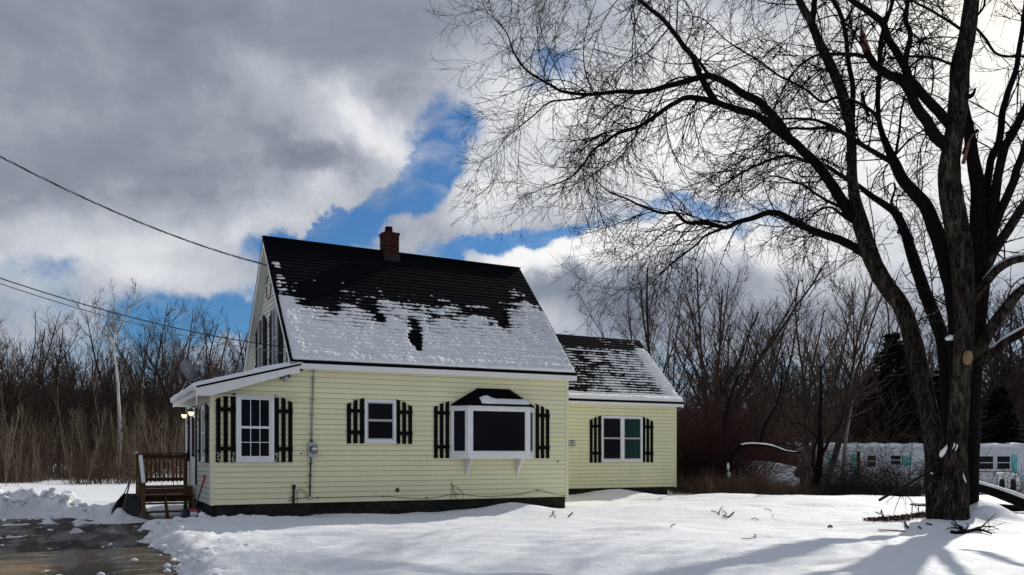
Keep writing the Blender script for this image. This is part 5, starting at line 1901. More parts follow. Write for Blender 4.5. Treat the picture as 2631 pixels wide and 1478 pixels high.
dense = (51, 190, 1.5, 3.6, 0.5, 1, 0.45)
tang = (52, 85, 1.6, 3.0, 1.5, 1, 0.9, 0.0, 0.9)
low = (53, 190, 1.4, 1.3, 0.7, 1, 0.5)
arch = (54, 60, 1.3, 2.9, 1.2, 1, 0.8, -0.2, 0.6)
thin = (55, 70, 1.2, 2.8, 0.9, 1, 0.7)
for u, Y, sc, lab, key, ar, mt in (
    (1797, 33, 1.05, "dense dark red twigged shrub crowding the end wall of the wing", 'dense', dense, 'brush_red'),
    (1850, 35, 1.05, "red tinged shrub under the fan shaped bare tree", 'dense', dense, 'brush_red'),
    (1785, 31.5, 0.72, "black brown bush tight against the wing corner", 'dense', dense, 'brush_dark'),
    (1830, 31.5, 0.75, "dark twiggy bush between the wing and the crooked tree", 'tang', tang, 'brush_dark'),
    (1905, 44, 1.2, "dark brown bush behind the snowy horizontal bough", 'dense', dense, 'brush_dark'),
    (1960, 46, 1.35, "brown thicket behind the sloping white trailer", 'dense', dense, 'brush'),
    (2150, 33, 0.55, "fine twigged brown bush round the crooked tree before the mobile home", 'thin', thin, 'brush_dark'),
    (2190, 31, 0.95, "tangle of arching vines before the mobile home wall", 'arch', arch, 'brush_dark'),
    (2262, 30, 0.85, "black tangle of brambles before the small home window", 'tang', tang, 'brush_dark'),
    (2226, 33, 0.9, "looping brown vines between the two teal strips of the mobile home", 'arch', arch, 'brush'),
    (2172, 30, 0.6, "thin vine tangle right of the bowed tree before the mobile home", 'thin', thin, 'brush'),
    (2268, 46, 1.2, "spreading black vines before the middle windows of the mobile home", 'arch', arch, 'brush_dark'),
    (2345, 42, 1.2, "black thicket at the maple side of the mobile home windows", 'tang', tang, 'brush_dark'),
    (2205, 36, 0.95, "black brambles between the vines and the mobile home downpipe", 'tang', tang, 'brush_dark'),
    (2325, 28.5, 0.85, "black brambles tight beside the maple trunk", 'arch', arch, 'brush_dark'),
    (2150, 74, 2.6, "tall brown twiggy bush over the roof of the mobile home", 'dense', dense, 'brush'),
    (2060, 74, 2.4, "brown bush behind the forked tree", 'dense', dense, 'brush'),
    (2235, 74, 2.6, "dark bush beneath the evergreen", 'dense', dense, 'brush_dark'),
    (1925, 56, 1.7, "dull brown bush far behind the crooked tree", 'dense', dense, 'brush'),
    (1860, 52, 1.6, "dull red brown bush far behind the wing", 'dense', dense, 'brush_red'),
    (2560, 27, 0.45, "low bare brambles right of the maple trunk", 'tang', tang, 'brush_dark'),
    (2640, 30, 0.6, "thorny low bush at the right edge behind the fallen log", 'tang', tang, 'brush_dark'),
):
    p = stand(u, Y)
    p.z -= 0.05
    bush("shrub", lab, key, ar, mt, p, u * 0.7, sc)
for k in range(30):
    u = 1790 + k * 19.0 + tr.uniform(-8, 8)
    Y = tr.uniform(27.2, 29.0) + (2.2 if u < 1840 else 0.0)
    p = stand(u, Y)
    bush("brush_clump", "knee high russet brush clump along the back edge of the lawn" if k < 17 else "knee high black bramble clump at the lawn edge near the maple", 'low', low, 'brush' if k < 17 else 'brush_dark', p, tr.uniform(0, 6.28), tr.uniform(0.45, 0.80) * (0.62 if k > 17 else 0.72 if k > 9 else 1.0),
         "low russet brush along the lawn edge" if k < 17 else "low black brambles along the lawn edge", "brush")
for k in range(16):
    u = tr.uniform(-260, 330)
    Y = tr.uniform(40, 52)
    p = stand(u, Y)
    bush("brush_clump", "dry weedy clump under the saplings beyond the snowbank", 'low', low, 'brush', p, tr.uniform(0, 6.28), tr.uniform(0.7, 1.3), "dry weeds under the saplings", "brush")
# a thicket floor of thin stems at the left, past counting
ln = []
rs = np.random.default_rng(5)
for k in range(1700):
    Y = rs.uniform(46, 66)
    x = (rs.uniform(-300, 600) - CU) / F * Y
    h = rs.uniform(1.2, 4.2)
    b = np.array((x, Y, 0.2))
    d = unit(np.array((rs.normal() * 0.13, rs.normal() * 0.1, 1)))
    m = b + d * h * 0.55
    ln.append((np.stack([b, m, m + (d + rs.normal(size=3) * 0.12) * h * 0.5]), np.array((0.016, 0.012, 0.007))))
    for _ in range(3):
        q = b + d * h * rs.uniform(0.3, 0.9)
        e = unit(d + rs.normal(size=3) * 0.45)
        ln.append((np.stack([q, q + e * h * 0.15, q + e * h * 0.28 + np.array((0, 0, 0.08))]), np.array((0.009, 0.007, 0.005))))
tag(obj("undergrowth", tubes_mesh("undergrowth", ln, 3, M['brush'])), "dense leafless undergrowth filling the woods beyond the clearing", "undergrowth", kind='stuff')


# ---- evergreens
def conifer(seed, H, W):
    rng = np.random.default_rng(seed)
    trunk = [(np.array([(0, 0, -0.3), (0.05, 0, H * 0.5), (0, 0, H)]), np.array((H * 0.016, H * 0.010, 0.02)))]
    br, V, Fc = [], [], []
    z = H * 0.06
    while z < H * 0.985:
        t = z / H
        L = W * (1 - t) ** 0.75 * rng.uniform(0.65, 1.1) + 0.12
        for _ in range(8):
            a = rng.uniform(0, 6.283)
            d = np.array((math.cos(a), math.sin(a), rng.uniform(-0.25, 0.15)))
            n = 7
            pts = [np.array((0, 0, z + rng.uniform(-0.1, 0.1)))]
            for i in range(1, n):
                pts.append(pts[-1] + d * L / (n - 1))
                d = d + np.array((0, 0, -0.07 + 0.05 * i / n))
            P = np.array(pts)
            br.append((P, np.linspace(0.03, 0.008, n)))
            sd = np.array((-math.sin(a), math.cos(a), 0))
            m = int(L * 30) + 8
            for _ in range(m):
                f = rng.uniform(0.12, 1.0) * (n - 1)
                i = min(n - 2, int(f))
                p = P[i] + (P[i + 1] - P[i]) * (f - i)
                s_ = rng.choice((-1, 1))
                dr = unit(sd * s_ + 0.6 * unit(d) + rng.normal(size=3) * 0.25 + np.array((0, 0, -0.25)))
                ll = rng.uniform(0.22, 0.55) * (0.5 + L / W * 0.6)
                wv = unit(np.cross(dr, rng.normal(size=3))) * rng.uniform(0.035, 0.08)
                b = len(V)
                V.extend([p - wv * 0.4, p + wv * 0.4, p + dr * ll * 0.6 + wv, p + dr * ll, p + dr * ll * 0.6 - wv])
                Fc.append((b, b + 1, b + 2, b + 3))
                Fc.append((b, b + 3, b + 4, b))
        z += rng.uniform(0.14, 0.24) * H / 10
    fcs = []
    for q in Fc:
        fcs.append((q[0], q[1], q[2]) if q[3] == q[0] else (q[0], q[1], q[2]))
        if q[3] != q[0]:
            fcs.append((q[0], q[2], q[3]))
    return trunk, br, np.array(V), np.array(fcs)


tk, br, Vn, Fn = conifer(5, 10.0, 2.7)
con_mesh = (tubes_mesh("trunk", tk, 7, M['bg_bark']), tubes_mesh("branches", br, 3, M['brush_dark']), np_mesh("needles", Vn, Fn, M['needle'], smooth=False))
for u, v, Y, fat, lab in ((2292, 842, 73, 1.15, "dark pointed evergreen rising behind the mobile home roof beside the maple"), (2345, 880, 75, 1.2, "lower dark evergreen close behind the left maple stem"), (2245, 945, 73, 1.4, "squat dark evergreen left of the pointed one"), (2420, 940, 74, 1.5, "wide black evergreen behind the maple trunk"),
                          (2570, 985, 74, 1.3, "dark evergreen half hidden by grey trunks behind the mobile home")):
    p = stand(u, Y)
    r_ = thing("evergreen_tree", lab, "tree", p, u * 0.3, "dark evergreens behind the mobile home")
    s = height_to(v, Y, p.z) / 10.0
    r_.scale = (s * fat, s * fat, s)
    for nm, me in zip(("trunk", "branches", "needles"), con_mesh):
        o = obj(nm, me, r_)
        if nm != "trunk":
            o['kind'] = 'stuff'


# ---- small crooked trees in the brush before the mobile home
def crooked(name, label, base_u, base_Y, lines, mat='limb'):
    b = stand(base_u, base_Y)
    r_ = thing(name, label, "tree", b)
    inv = Matrix.Translation(b).inverted()
    out = []
    tws = []
    for j, (uv, Y0, Y1, d0, d1) in enumerate(lines):
        P, R = traced(uv, Y0, Y1, d0, d1, 0.15)
        o_ = obj("trunk" if j == 0 else "limb", tubes_mesh("trunk" if j == 0 else "limb", [(P, R)], 9, M[mat]), r_)
        o_.matrix_parent_inverse = inv
        out.append((P, R))
        for i in range(4, len(P) - 1, 3):
            t = unit(P[i + 1] - P[i])
            sd = unit(np.cross(t, nrng.normal(size=3)))
            twig(P[i], t * 0.6 + sd * 0.8, nrng.uniform(0.6, 1.7), 0.012, 1, tws, nrng, (0.22, 0.2), 0.3, 0.2, 0.9, 0.15)
    o_ = obj("twigs", tubes_mesh("twigs", tws, 3, M['brush_dark']), r_)
    o_.matrix_parent_inverse = inv
    o_['kind'] = 'stuff'
    return r_, inv, out


ct, inv, ls = crooked("crooked_tree", "crooked dark small tree with a snowy horizontal bough beside the wing", 1876, 30.0, [
    ([(1877, 1296), (1872, 1240), (1876, 1190), (1870, 1150), (1860, 1110), (1866, 1060), (1880, 1010), (1900, 960)], 30, 30, 17, 5),
    ([(1874, 1195), (1886, 1165), (1905, 1146), (1945, 1143), (1985, 1148), (2020, 1160), (2060, 1163)], 30, 29.4, 12, 4),
    ([(1985, 1148), (2010, 1138), (2040, 1150), (2075, 1140)], 29.7, 29.4, 6, 3),
    ([(1955, 1146), (1962, 1100), (1990, 1050), (2005, 1010), (2010, 960)], 30, 30.5, 9, 4),
])
P, R = ls[1]
o = snow_on(P, R, 4, 16, ct, None, 0.85)
o.matrix_parent_inverse = inv
for (u, v, rx, rz) in ((1871, 1199, 0.05, 0.14), (1873, 1220, 0.06, 0.12), (1874, 1262, 0.10, 0.25)):
    mb = MB()
    mb.lathe([(0.005, -1.0), (0.75, -0.6), (1.0, 0), (0.7, 0.6), (0.02, 1.0)], (0, 0, 0), 9, Matrix.Translation(at(u, v, 29.86)) @ Matrix.Diagonal((rx, 0.05, rz, 1)))
    o = mb.build("snow_cap", M['roof_snow'], ct, smooth=True)
    o.matrix_parent_inverse = inv
    o['kind'] = 'stuff'
crooked("crooked_tree", "dark leaning tree with a bowed stem in front of the mobile home end", 2092, 29.0, [
    ([(2082, 1300), (2094, 1250), (2103, 1210), (2108, 1150), (2106, 1080), (2110, 1010), (2108, 940)], 29, 29.5, 24, 4),
    ([(2100, 1225), (2088, 1195), (2090, 1165), (2096, 1140), (2110, 1120)], 29, 28.8, 9, 5),
    ([(2106, 1180), (2122, 1150), (2135, 1120), (2160, 1090), (2170, 1040)], 29, 29.5, 9, 3),
    ([(2107, 1140), (2085, 1110), (2060, 1090), (2030, 1085)], 29, 28.5, 6, 3),
])
# a leaning dead stem that forks from the maple's foot towards the brambles
ds, inv2, ls2 = crooked("dead_branch", "dark dead bough propped on the foot of the maple trunk with a snow tip", 2330, 19.0, [
    ([(2400, 1205), (2370, 1222), (2340, 1240), (2300, 1262), (2260, 1285)], 16.9, 20.5, 7, 7),
])
ds['category'] = "branch"

# ---------------------------------------------------------------- things on and round the house
def hthing(name, label, cat, loc=(0, 0, 0), group=None):
    """a top-level thing whose parts are given in house coordinates relative to loc"""
    p = from_house(loc[0], loc[1], loc[2])
    return thing(name, label, cat, p, RZ, group)


def rel(loc):
    return Matrix.Translation(Vector(loc)).inverted()


# ---- wooden porch steps
SX0, SX1 = -2.82, -1.64
t = hthing("porch_steps", "brown wooden porch steps with baluster railing at the side door of the house", "steps", (-2.2, 2.6, 0.1))
IV = rel((-2.2, 2.6, 0.1))


def sp(name, mat, *boxes, bevel=0.004, parent=None):
    mb_ = MB()
    for b in boxes:
        mb_.box(*b, IV)
    return mb_.build(name, M[mat], parent or t, bevel=bevel)


DZ = 0.85
for k in range(8):
    y = 2.86 + k * 0.148
    sp("deck_board", 'deck', (SX0 + 0.02, SX1, y, y + 0.140, DZ - 0.035, DZ + RNG.uniform(-0.002, 0.002)))
for k, z in enumerate((0.675, 0.50, 0.325)):
    y = 2.60 - 0.26 * k
    sp("tread", 'deck', (SX0 + 0.09, SX1, y - 0.02, y + 0.118, z - 0.036, z))
    sp("tread", 'deck', (SX0 + 0.09, SX1, y + 0.124, y + 0.262, z - 0.036, z))
sp("riser", 'deck', (SX0 + 0.09, SX1, 2.862, 2.886, 0.676, DZ - 0.037))
sp("riser", 'deck', (SX0 + 0.09, SX1, 2.735, 2.76, 0.502, 0.637))
sp("kick_board", 'deck', (SX0 + 0.09, SX1, 1.93, 1.955, 0.02, 0.135))
for x in (SX0 + 0.05, -2.28, SX1 - 0.045):
    mb = MB()
    pts = [(x, 1.96, 0.0), (x, 1.96, 0.285), (x, 2.34, 0.46), (x, 2.60, 0.63), (x, 2.855, 0.80), (x, 2.855, 0.55), (x, 2.3, 0.12), (x, 2.22, 0.0)]
    mb.prism([IV @ Vector(q) for q in pts], (0.04, 0, 0))
    mb.build("stringer", M['deck'], t)
for (x, y, z0_, z1_) in ((SX0, 1.88, -0.05, 0.93), (SX0, 2.87, -0.05, 1.60), (SX0, 3.96, -0.05, 1.60), (SX1 - 0.09, 3.96, -0.05, 1.60), (SX1 - 0.09, 2.90, -0.05, 0.80)):
    sp("post", 'post_wood', (x, x + 0.09, y, y + 0.09, z0_, z1_))
# far railing
sp("top_rail", 'deck', (SX0 - 0.03, SX1 + 0.01, 3.93, 4.07, 1.601, 1.637))
sp("rail", 'deck', (SX0 + 0.092, SX1 - 0.092, 3.985, 4.023, 1.50, 1.590))
sp("rail", 'deck', (SX0 + 0.092, SX1 - 0.092, 3.985, 4.023, 0.95, 1.035))
for k in range(10):
    x = SX0 + 0.145 + k * (SX1 - SX0 - 0.31) / 9
    sp("baluster", 'deck', (x - 0.017, x + 0.017, 3.950, 3.984, 0.93, 1.57))
# side railing of the deck, seen end on
sp("top_rail", 'deck', (SX0 - 0.03, SX0 + 0.11, 2.86, 3.925, 1.601, 1.637))
sp("rail", 'deck', (SX0 + 0.025, SX0 + 0.065, 2.962, 3.958, 0.95, 1.035))
for k in range(7):
    y = 3.04 + k * 0.135
    sp("baluster", 'deck', (SX0 + 0.066, SX0 + 0.10, y - 0.017, y + 0.017, 0.93, 1.59))
# sloping handrail, its top white with snow
mb = MB()
a_, b_ = Vector((SX0 + 0.045, 2.95, 1.585)), Vector((SX0 + 0.045, 1.86, 0.965))
for w_, h0, h1, mat, nm in ((0.045, -0.05, 0.0, 'deck', "handrail"), (0.040, 0.001, 0.05, 'roof_snow', "snow_cap")):
    mb = MB()
    vs = []
    for p in (a_, b_):
        for sx in (-1, 1):
            for h in (h0, h1):
                vs.append(IV @ (p + Vector((sx * w_, 0, h))))
    mb.add(vs, [(0, 1, 3, 2), (4, 6, 7, 5), (0, 4, 5, 1), (2, 3, 7, 6), (1, 5, 7, 3), (0, 2, 6, 4)])
    o = mb.build(nm, M[mat], t, bevel=0.012 if mat == 'roof_snow' else 0.004)
    if mat == 'roof_snow':
        o['kind'] = 'stuff'
for x, y, z in ((SX0 + 0.16, 2.06, 0.325), (SX0 + 0.20, 2.34, 0.50), (SX0 + 0.02, 3.98, 1.637)):
    MB().lathe([(0.05, 0.0), (0.045, 0.018), (0.02, 0.03)], IV @ Vector((x, y, z)), 8).build("snow_cap", M['roof_snow'], t, smooth=True)['kind'] = 'stuff'


# ---- shovel leaning on the side wall
base, top = Vector((-1.93, 0.62, 0.15)), Vector((-1.615, 0.78, 1.14))
t = hthing("snow_shovel", "snow shovel with red grip and dark blue blade leaning on the porch wall", "shovel", tuple(base))
d = top - base
mb = MB()
mb.tube([d * 0.16, d * 0.80], 0.016, 8)
mb.build("shaft", M['dark_metal'], t, smooth=True)
mb = MB()
mb.tube([d * 0.80, d * 0.93, d * 1.0], [0.021, 0.023, 0.02], 8)
mb.tube([d * 1.0 + Vector((-0.06, 0, 0)), d * 1.0 + Vector((0.05, 0, 0.01))], 0.018, 8)
mb.build("grip", M['red_plastic'], t, smooth=True)
mb = MB()
n = 7
for s_ in (0, 1):
    pass
vs, fs = [], []
for j in range(6):
    q = j / 5
    for i in range(n):
        a = (i / (n - 1) - 0.5)
        cx = a * 0.46
        y_ = -0.13 + 0.05 * math.cos(a * 3.0) + 0.05 * (1 - q) ** 2
        vs.append((cx + d.x * 0.2 * q, y_ + 0.1 * q, 0.0 + 0.30 * q))
for j in range(5):
    for i in range(n - 1):
        fs.append((j * n + i, j * n + i + 1, (j + 1) * n + i + 1, (j + 1) * n + i))
mb.add(vs, fs)
o = mb.build("blade", M['blue_plastic'], t, smooth=True)
sm = o.modifiers.new("thick", 'SOLIDIFY')
sm.thickness = 0.008
MB().box(-0.02, 0.12, -0.125, -0.105, 0.16, 0.24).build("white_patch", M['white_plastic'], t)
MB().box(-0.03, 0.12, -0.105, -0.05, 0.245, 0.30).build("collar", M['red_plastic'], t, bevel=0.006)

# ---- black scoop and wooden handled tool against the post
t = hthing("snow_scoop", "black plastic snow scoop standing on end against the step post", "scoop", (-3.16, 2.15, 0.16))
t.scale = (0.80, 0.85, 0.92)
vs, fs = [], []
n, m_ = 9, 8
for j in range(m_):
    q = j / (m_ - 1)
    half = 0.36 * (1 - 0.55 * max(0, q - 0.35) ** 1.6 / 0.5)
    for i in range(n):
        a = i / (n - 1) * 2 - 1
        vs.append((a * half + 0.16 * q, -0.12 + 0.16 * a * a * -1 + 0.18 * q + 0.06 * math.sin(q * 3), 0.62 * q))
for j in range(m_ - 1):
    for i in range(n - 1):
        fs.append((j * n + i, j * n + i + 1, (j + 1) * n + i + 1, (j + 1) * n + i))
mb = MB()
mb.add(vs, fs)
o = mb.build("shell", M['black_plastic'], t, smooth=True)
o.modifiers.new("thick", 'SOLIDIFY').thickness = 0.02
mb = MB()
mb.tube([(-0.02, 0.02, 0.55), (0.20, 0.25, 1.0), (0.28, 0.27, 1.06)], 0.014, 7)
mb.build("loop_handle", M['black_plastic'], t, smooth=True)
t = hthing("garden_spade", "wooden handled spade leaning upright in front of the black scoop", "spade", (-3.18, 1.93, 0.20))
MB().tube([(0.0, 0.0, 0.22), (0.10, 0.10, 0.62), (0.20, 0.22, 1.02)], [0.017, 0.016, 0.018], 8).build("handle", M['handle_wood'], t, smooth=True)
MB().prism([(-0.09, 0.0, 0.24), (0.08, 0.0, 0.24), (0.07, -0.02, 0.02), (0.0, -0.025, -0.05), (-0.08, -0.02, 0.02)], (0, 0.012, 0)).build("blade", M['dark_metal'], t)
t = hthing("marker_stake", "thin red stake with a white tip beyond the porch railing", "stake", (-1.9, 4.7, 0.2))
MB().tube([(0, 0, -0.1), (0, 0, 1.36)], 0.012, 6).build("rod", M['red_plastic'], t)
MB().lathe([(0.018, 0), (0.024, 0.03), (0.01, 0.05)], (0, 0, 1.36), 8).build("tip", M['white_plastic'], t)

# ---- electric meter and conduit
t = hthing("electric_meter", "grey electric meter box with round glass on the yellow wall", "meter", (0.495, -0.02, 1.70))
mb = MB()
mb.prism([(-0.105, -0.105, -0.16), (0.105, -0.105, -0.16), (0.105, -0.105, 0.13), (0.06, -0.105, 0.165), (-0.06, -0.105, 0.165), (-0.105, -0.105, 0.13)], (0, 0.104, 0))
mb.build("box", M['metal'], t, bevel=0.008)
RX = Matrix.Rotation(math.pi / 2, 4, 'X')
MB().lathe([(0.088, 0.0), (0.088, 0.03), (0.078, 0.034)], (0, 0, 0), 24, Matrix.Translation((0.012, -0.106, 0.01)) @ RX).build("ring", M['dark_metal'], t, smooth=True)
MB().lathe([(0.070, 0.0), (0.070, 0.05), (0.060, 0.07), (0.02, 0.078)], (0, 0, 0), 24, Matrix.Translation((0.012, -0.138, 0.01)) @ RX).build("glass", M['metal'], t, smooth=True)
MB().box(-0.035, 0.06, -0.219, -0.2165, 0.0, 0.035).build("face_plate", M['white_plastic'], t)
MB().box(-0.03, 0.055, -0.2172, -0.2162, -0.03, -0.012).build("register", M['dark_metal'], t)
mb = MB()
mb.tube([(-0.02, -0.04, 0.165), (-0.005, -0.04, 0.8), (0.02, -0.04, 1.55), (0.035, -0.04, 1.74), (0.0, -0.06, 1.83), (-0.08, -0.09, 1.86), (-0.22, -0.14, 1.875), (-0.40, -0.20, 1.86), (-0.52, -0.22, 1.86)], 0.019, 10)
mb.build("conduit", M['pipe'], t, smooth=True)
mb = MB()
mb.tube([(-0.03, -0.035, -0.16), (-0.045, -0.035, -0.6), (-0.055, -0.035, -1.02)], 0.016, 10)
mb.build("conduit", M['dark_metal'], t, smooth=True)
for z, x in ((0.35, -0.015), (0.75, -0.005), (1.1, 0.008), (1.55, 0.02), (1.7, 0.032), (-0.3, -0.035), (-0.55, -0.043), (-0.8, -0.05)):
    MB().box(x - 0.045, x + 0.045, -0.058, -0.01, z - 0.009, z + 0.009).build("strap", M['pipe' if z > 0 else 'dark_metal'], t)
MB().lathe([(0.03, 0.17), (0.035, 0.20), (0.022, 0.23)], (-0.018, -0.04, 0), 10).build("hub", M['dark_metal'], t, smooth=True)
MB().box(-0.095, -0.02, -0.08, -0.01, -1.08, -1.0).build("junction_box", M['metal'], t, bevel=0.005)

t = hthing("vent_pipe", "short black capped pipe standing against the yellow wall left of the meter conduit", "pipe", (0.085, -0.06, 0.55))
MB().tube([(0, 0, 0.0), (0.012, 0, 0.34)], 0.026, 10).build("pipe", M['black_plastic'], t, smooth=True)
MB().tube([(0.012, 0, 0.33), (0.014, 0, 0.40)], [0.040, 0.036], 10).build("cap", M['black_plastic'], t, smooth=True)
MB().tube([(-0.09, 0, 0.13), (0.0, 0, 0.14)], 0.008, 6).build("tie", M['dark_metal'], t)

t = hthing("flood_light", "glass jar flood light on a dark box under the porch rake", "lamp", (-0.03, -0.02, 3.30))
MB().box(-0.045, 0.045, -0.07, 0.0, -0.05, 0.07).build("box", M['dark_metal'], t, bevel=0.006)
MB().lathe([(0.03, 0.0), (0.055, -0.03), (0.06, -0.09), (0.04, -0.13), (0.01, -0.14)], (0, 0, 0), 14, Matrix.Translation((-0.04, -0.10, -0.02)) @ Matrix.Rotation(0.35, 4, 'Y')).build("globe", M['metal'], t, smooth=True)

# ---- cable clipped along the foot of the wall, and loose wires
mb = MB()
pts = []
for a, z in ((-0.02, 0.60), (0.35, 0.67), (0.62, 0.66), (1.3, 0.655), (2.1, 0.66), (2.6, 0.61), (3.2, 0.585), (3.9, 0.67), (4.6, 0.60), (5.5, 0.63), (6.05, 0.72), (6.5, 0.62), (6.85, 0.57)):
    pts.append((a, -0.032, z))
P, R = spline([Vector(p) for p in pts], [0.0055] * len(pts), 0.06)
t = thing("wall_cable", "thin black cable sagging along the foot of the yellow wall", "cable", (OX, OY, 0), RZ)
obj("wire", tubes_mesh("wire", [(P, R)], 5, M['rubber']), t)
for a, z in ((0.62, 0.66), (2.1, 0.66), (3.9, 0.67), (6.05, 0.72)):
    MB().box(a - 0.02, a + 0.02, -0.045, -0.012, z - 0.015, z + 0.012).build("clip", M['rubber'], t)
t = thing("loose_wire", "loose black wires sticking up from the foundation below the bay window", "wire", (OX, OY, 0), RZ)
for j, pts in enumerate((((3.74, 0.55), (3.77, 0.72), (3.77, 0.88)), ((3.88, 0.55), (3.82, 0.75), (3.78, 0.88), (3.74, 0.97)), ((3.78, 0.88), (3.90, 0.82), (4.02, 0.72), (4.06, 0.64), (4.06, 0.55)))):
    P, R = spline([Vector((a, -0.05, z)) for a, z in pts], [0.006] * len(pts), 0.03)
    obj("wire", tubes_mesh("wire", [(P, R)], 5, M['rubber']), t)
t = thing("loose_wire", "looped black wire hanging beside the capped pipe on the wall", "wire", (OX, OY, 0), RZ)
P, R = spline([Vector((a, -0.05, z)) for a, z in ((0.40, 0.68), (0.30, 0.82), (0.20, 0.84), (0.17, 0.72), (0.18, 0.55))], [0.006] * 5, 0.03)
obj("wire", tubes_mesh("wire", [(P, R)], 5, M['rubber']), t)

# ---- house number sign
t = hthing("house_number_sign", "small black framed number plate reading 145 on the wing wall", "sign", (9.50, WING_Y - 0.035, 1.955))
SGW = 0.165
mb = MB()
mb.box(-SGW, SGW, -0.012, 0.012, -0.085, 0.085)
mb.build("frame", M['digit'], t, bevel=0.003)
MB().box(-SGW + 0.02, SGW - 0.02, -0.0165, -0.0125, -0.065, 0.065).build("plate", M['sign_white'], t)
cu = bpy.data.curves.new("digits", 'FONT')
cu.body = "145"
cu.size = 0.155
cu.align_x = 'CENTER'
cu.align_y = 'CENTER'
cu.extrude = 0.0015
cu.offset = 0.003
tmp = bpy.data.objects.new("tmp_digits", cu)
COL.objects.link(tmp)
bpy.context.view_layer.update()
me = bpy.data.meshes.new_from_object(tmp.evaluated_get(bpy.context.evaluated_depsgraph_get()))
bpy.data.objects.remove(tmp)
me.materials.clear()
me.materials.append(M['digit'])
o = obj("digits", me, t)
o.location = (0, -0.0195, 0)
o.rotation_euler = (math.pi / 2, 0, 0)

# ---- lit lamps beside the door
for y, lab in ((2.10, "lit globe wall lamp on the porch side, the one nearer the front corner"), (3.58, "lit globe wall lamp on the porch side, beyond the door")):
    t = hthing("wall_lamp", lab, "lamp", (-1.62, y, 2.52), "lit lamps beside the porch door")
    MB().box(-0.02, 0.0, -0.05, 0.05, -0.02, 0.20).build("bracket", M['dark_metal'], t)
    MB().tube([(-0.01, 0, 0.16), (-0.10, 0, 0.18), (-0.14, 0, 0.12)], 0.014, 7).build("arm", M['dark_metal'], t)
    MB().lathe([(0.01, 0.13), (0.06, 0.09), (0.075, 0.055)], (-0.14, 0, 0), 12).build("hood", M['dark_metal'], t, smooth=True)
    MB().lathe([(0.066, 0.052), (0.062, 0.01), (0.035, -0.03), (0.005, -0.04)], (-0.14, 0, 0), 12).build("globe", M['lamp'], t, smooth=True)

# ---- satellite dish on the porch roof
t = hthing("satellite_dish", "grey satellite dish standing on the snowy porch roof edge", "dish", (-1.72, 3.2, 3.10))
MB().tube([(0, 0, -0.05), (0.0, 0, 0.30), (-0.02, 0.0, 0.40)], 0.02, 8).build("mast", M['dark_metal'], t, smooth=True)
MB().tube([(0.25, 0.1, 0.02), (0.0, 0.0, 0.28)], 0.012, 6).build("strut", M['metal'], t)
MB().tube([(-0.2, -0.1, -0.08), (0.0, 0.0, 0.28)], 0.012, 6).build("strut", M['metal'], t)
DM = Matrix.Translation((0.0, 0.0, 0.48)) @ Matrix.Rotation(math.radians(38), 4, 'Z') @ Matrix.Rotation(math.radians(62), 4, 'X')
prof = [(0.0, 0.0), (0.10, 0.006), (0.20, 0.026), (0.29, 0.055), (0.292, 0.048), (0.20, 0.016), (0.0, -0.014)]
mb = MB()
mb.lathe(prof[:4][::1], (0, 0, 0), 28, DM @ Matrix.Diagonal((0.85, 1.0, 1, 1)))
o = mb.build("reflector", M['dish'], t, smooth=True)
o.modifiers.new("thick", 'SOLIDIFY').thickness = 0.012
MB().tube([DM @ Vector((0, -0.25, 0.03)), DM @ Vector((0, -0.22, 0.22)), DM @ Vector((0, -0.05, 0.42))], 0.012, 6).build("feed_arm", M['dark_metal'], t)
MB().box(-0.05, 0.05, -0.04, 0.04, 0.38, 0.46, DM).build("receiver", M['white_plastic'], t, bevel=0.008)
MB().box(-0.07, 0.07, -0.07, 0.07, -0.09, -0.02, DM).build("back_bracket", M['dark_metal'], t)

# ---- service wires
GA = from_house(0.10, 2.78, 6.22)
GB = from_house(0.15, 0.90, 3.88)


def sag(a, b, drop, n=60):
    out = []
    for k in range(n + 1):
        t_ = k / n
        p = a.lerp(b, t_)
        p.z -= 4 * drop * t_ * (1 - t_)
        out.append(np.array(p))
    return np.array(out)


def beyond(p, q, k):
    return p + (p - q) * k


A1 = at(0, 402, 15.5)
A2, A3 = at(0, 715, 16.0), at(0, 729, 16.0)
far1 = beyond(A1, GA, 0.8) + Vector((0, 0, 1.10))
t = thing("service_drop", "twisted bright power cable running in to the top of the gable", "cable", A1)
P = sag(far1, GA, 0.62, 160)
ph = np.linspace(0, 130, len(P))
off = 0.011
for k, mt in ((0, 'cable'), (1, 'rubber'), (2, 'rubber')):
    Q = P + np.stack([0 * ph, np.cos(ph + k * 2.09) * off, np.sin(ph + k * 2.09) * off], -1)
    o = obj("strand", tubes_mesh("strand", [(Q, np.full(len(Q), 0.0105))], 5, M[mt]), t)
    o.matrix_parent_inverse = Matrix.Translation(A1).inverted()
t = thing("cable_loop", "loop of black service cable hanging on the gable end", "cable", from_house(0.13, 2.55, 5.72), RZ)
ring_pts = [(-0.04, 0.16 + 0.28 * math.cos(a), -0.05 + 0.30 * math.sin(a)) for a in np.linspace(0.4, 6.5, 26)]
obj("loop", tubes_mesh("loop", [spline([Vector(p) for p in ring_pts], [0.013] * 26, 0.03)], 6, M['rubber']), t)
for pts in (((-0.03, 0.23, 0.50), (0, 0.05, 0.15), (0.02, -0.15, 0.12)), ((-0.03, 0.23, 0.48), (0.02, -0.05, -0.10), (0.04, -0.3, -0.25)), ((0.04, -0.2, 0.05), (0.05, -0.50, -0.45), (0.05, -0.95, -0.95), (0.05, -1.5, -1.55), (0.05, -1.9, -1.95))):
    obj("wire", tubes_mesh("wire", [spline([Vector(p) for p in pts], [0.011] * len(pts), 0.04)], 6, M['rubber']), t)
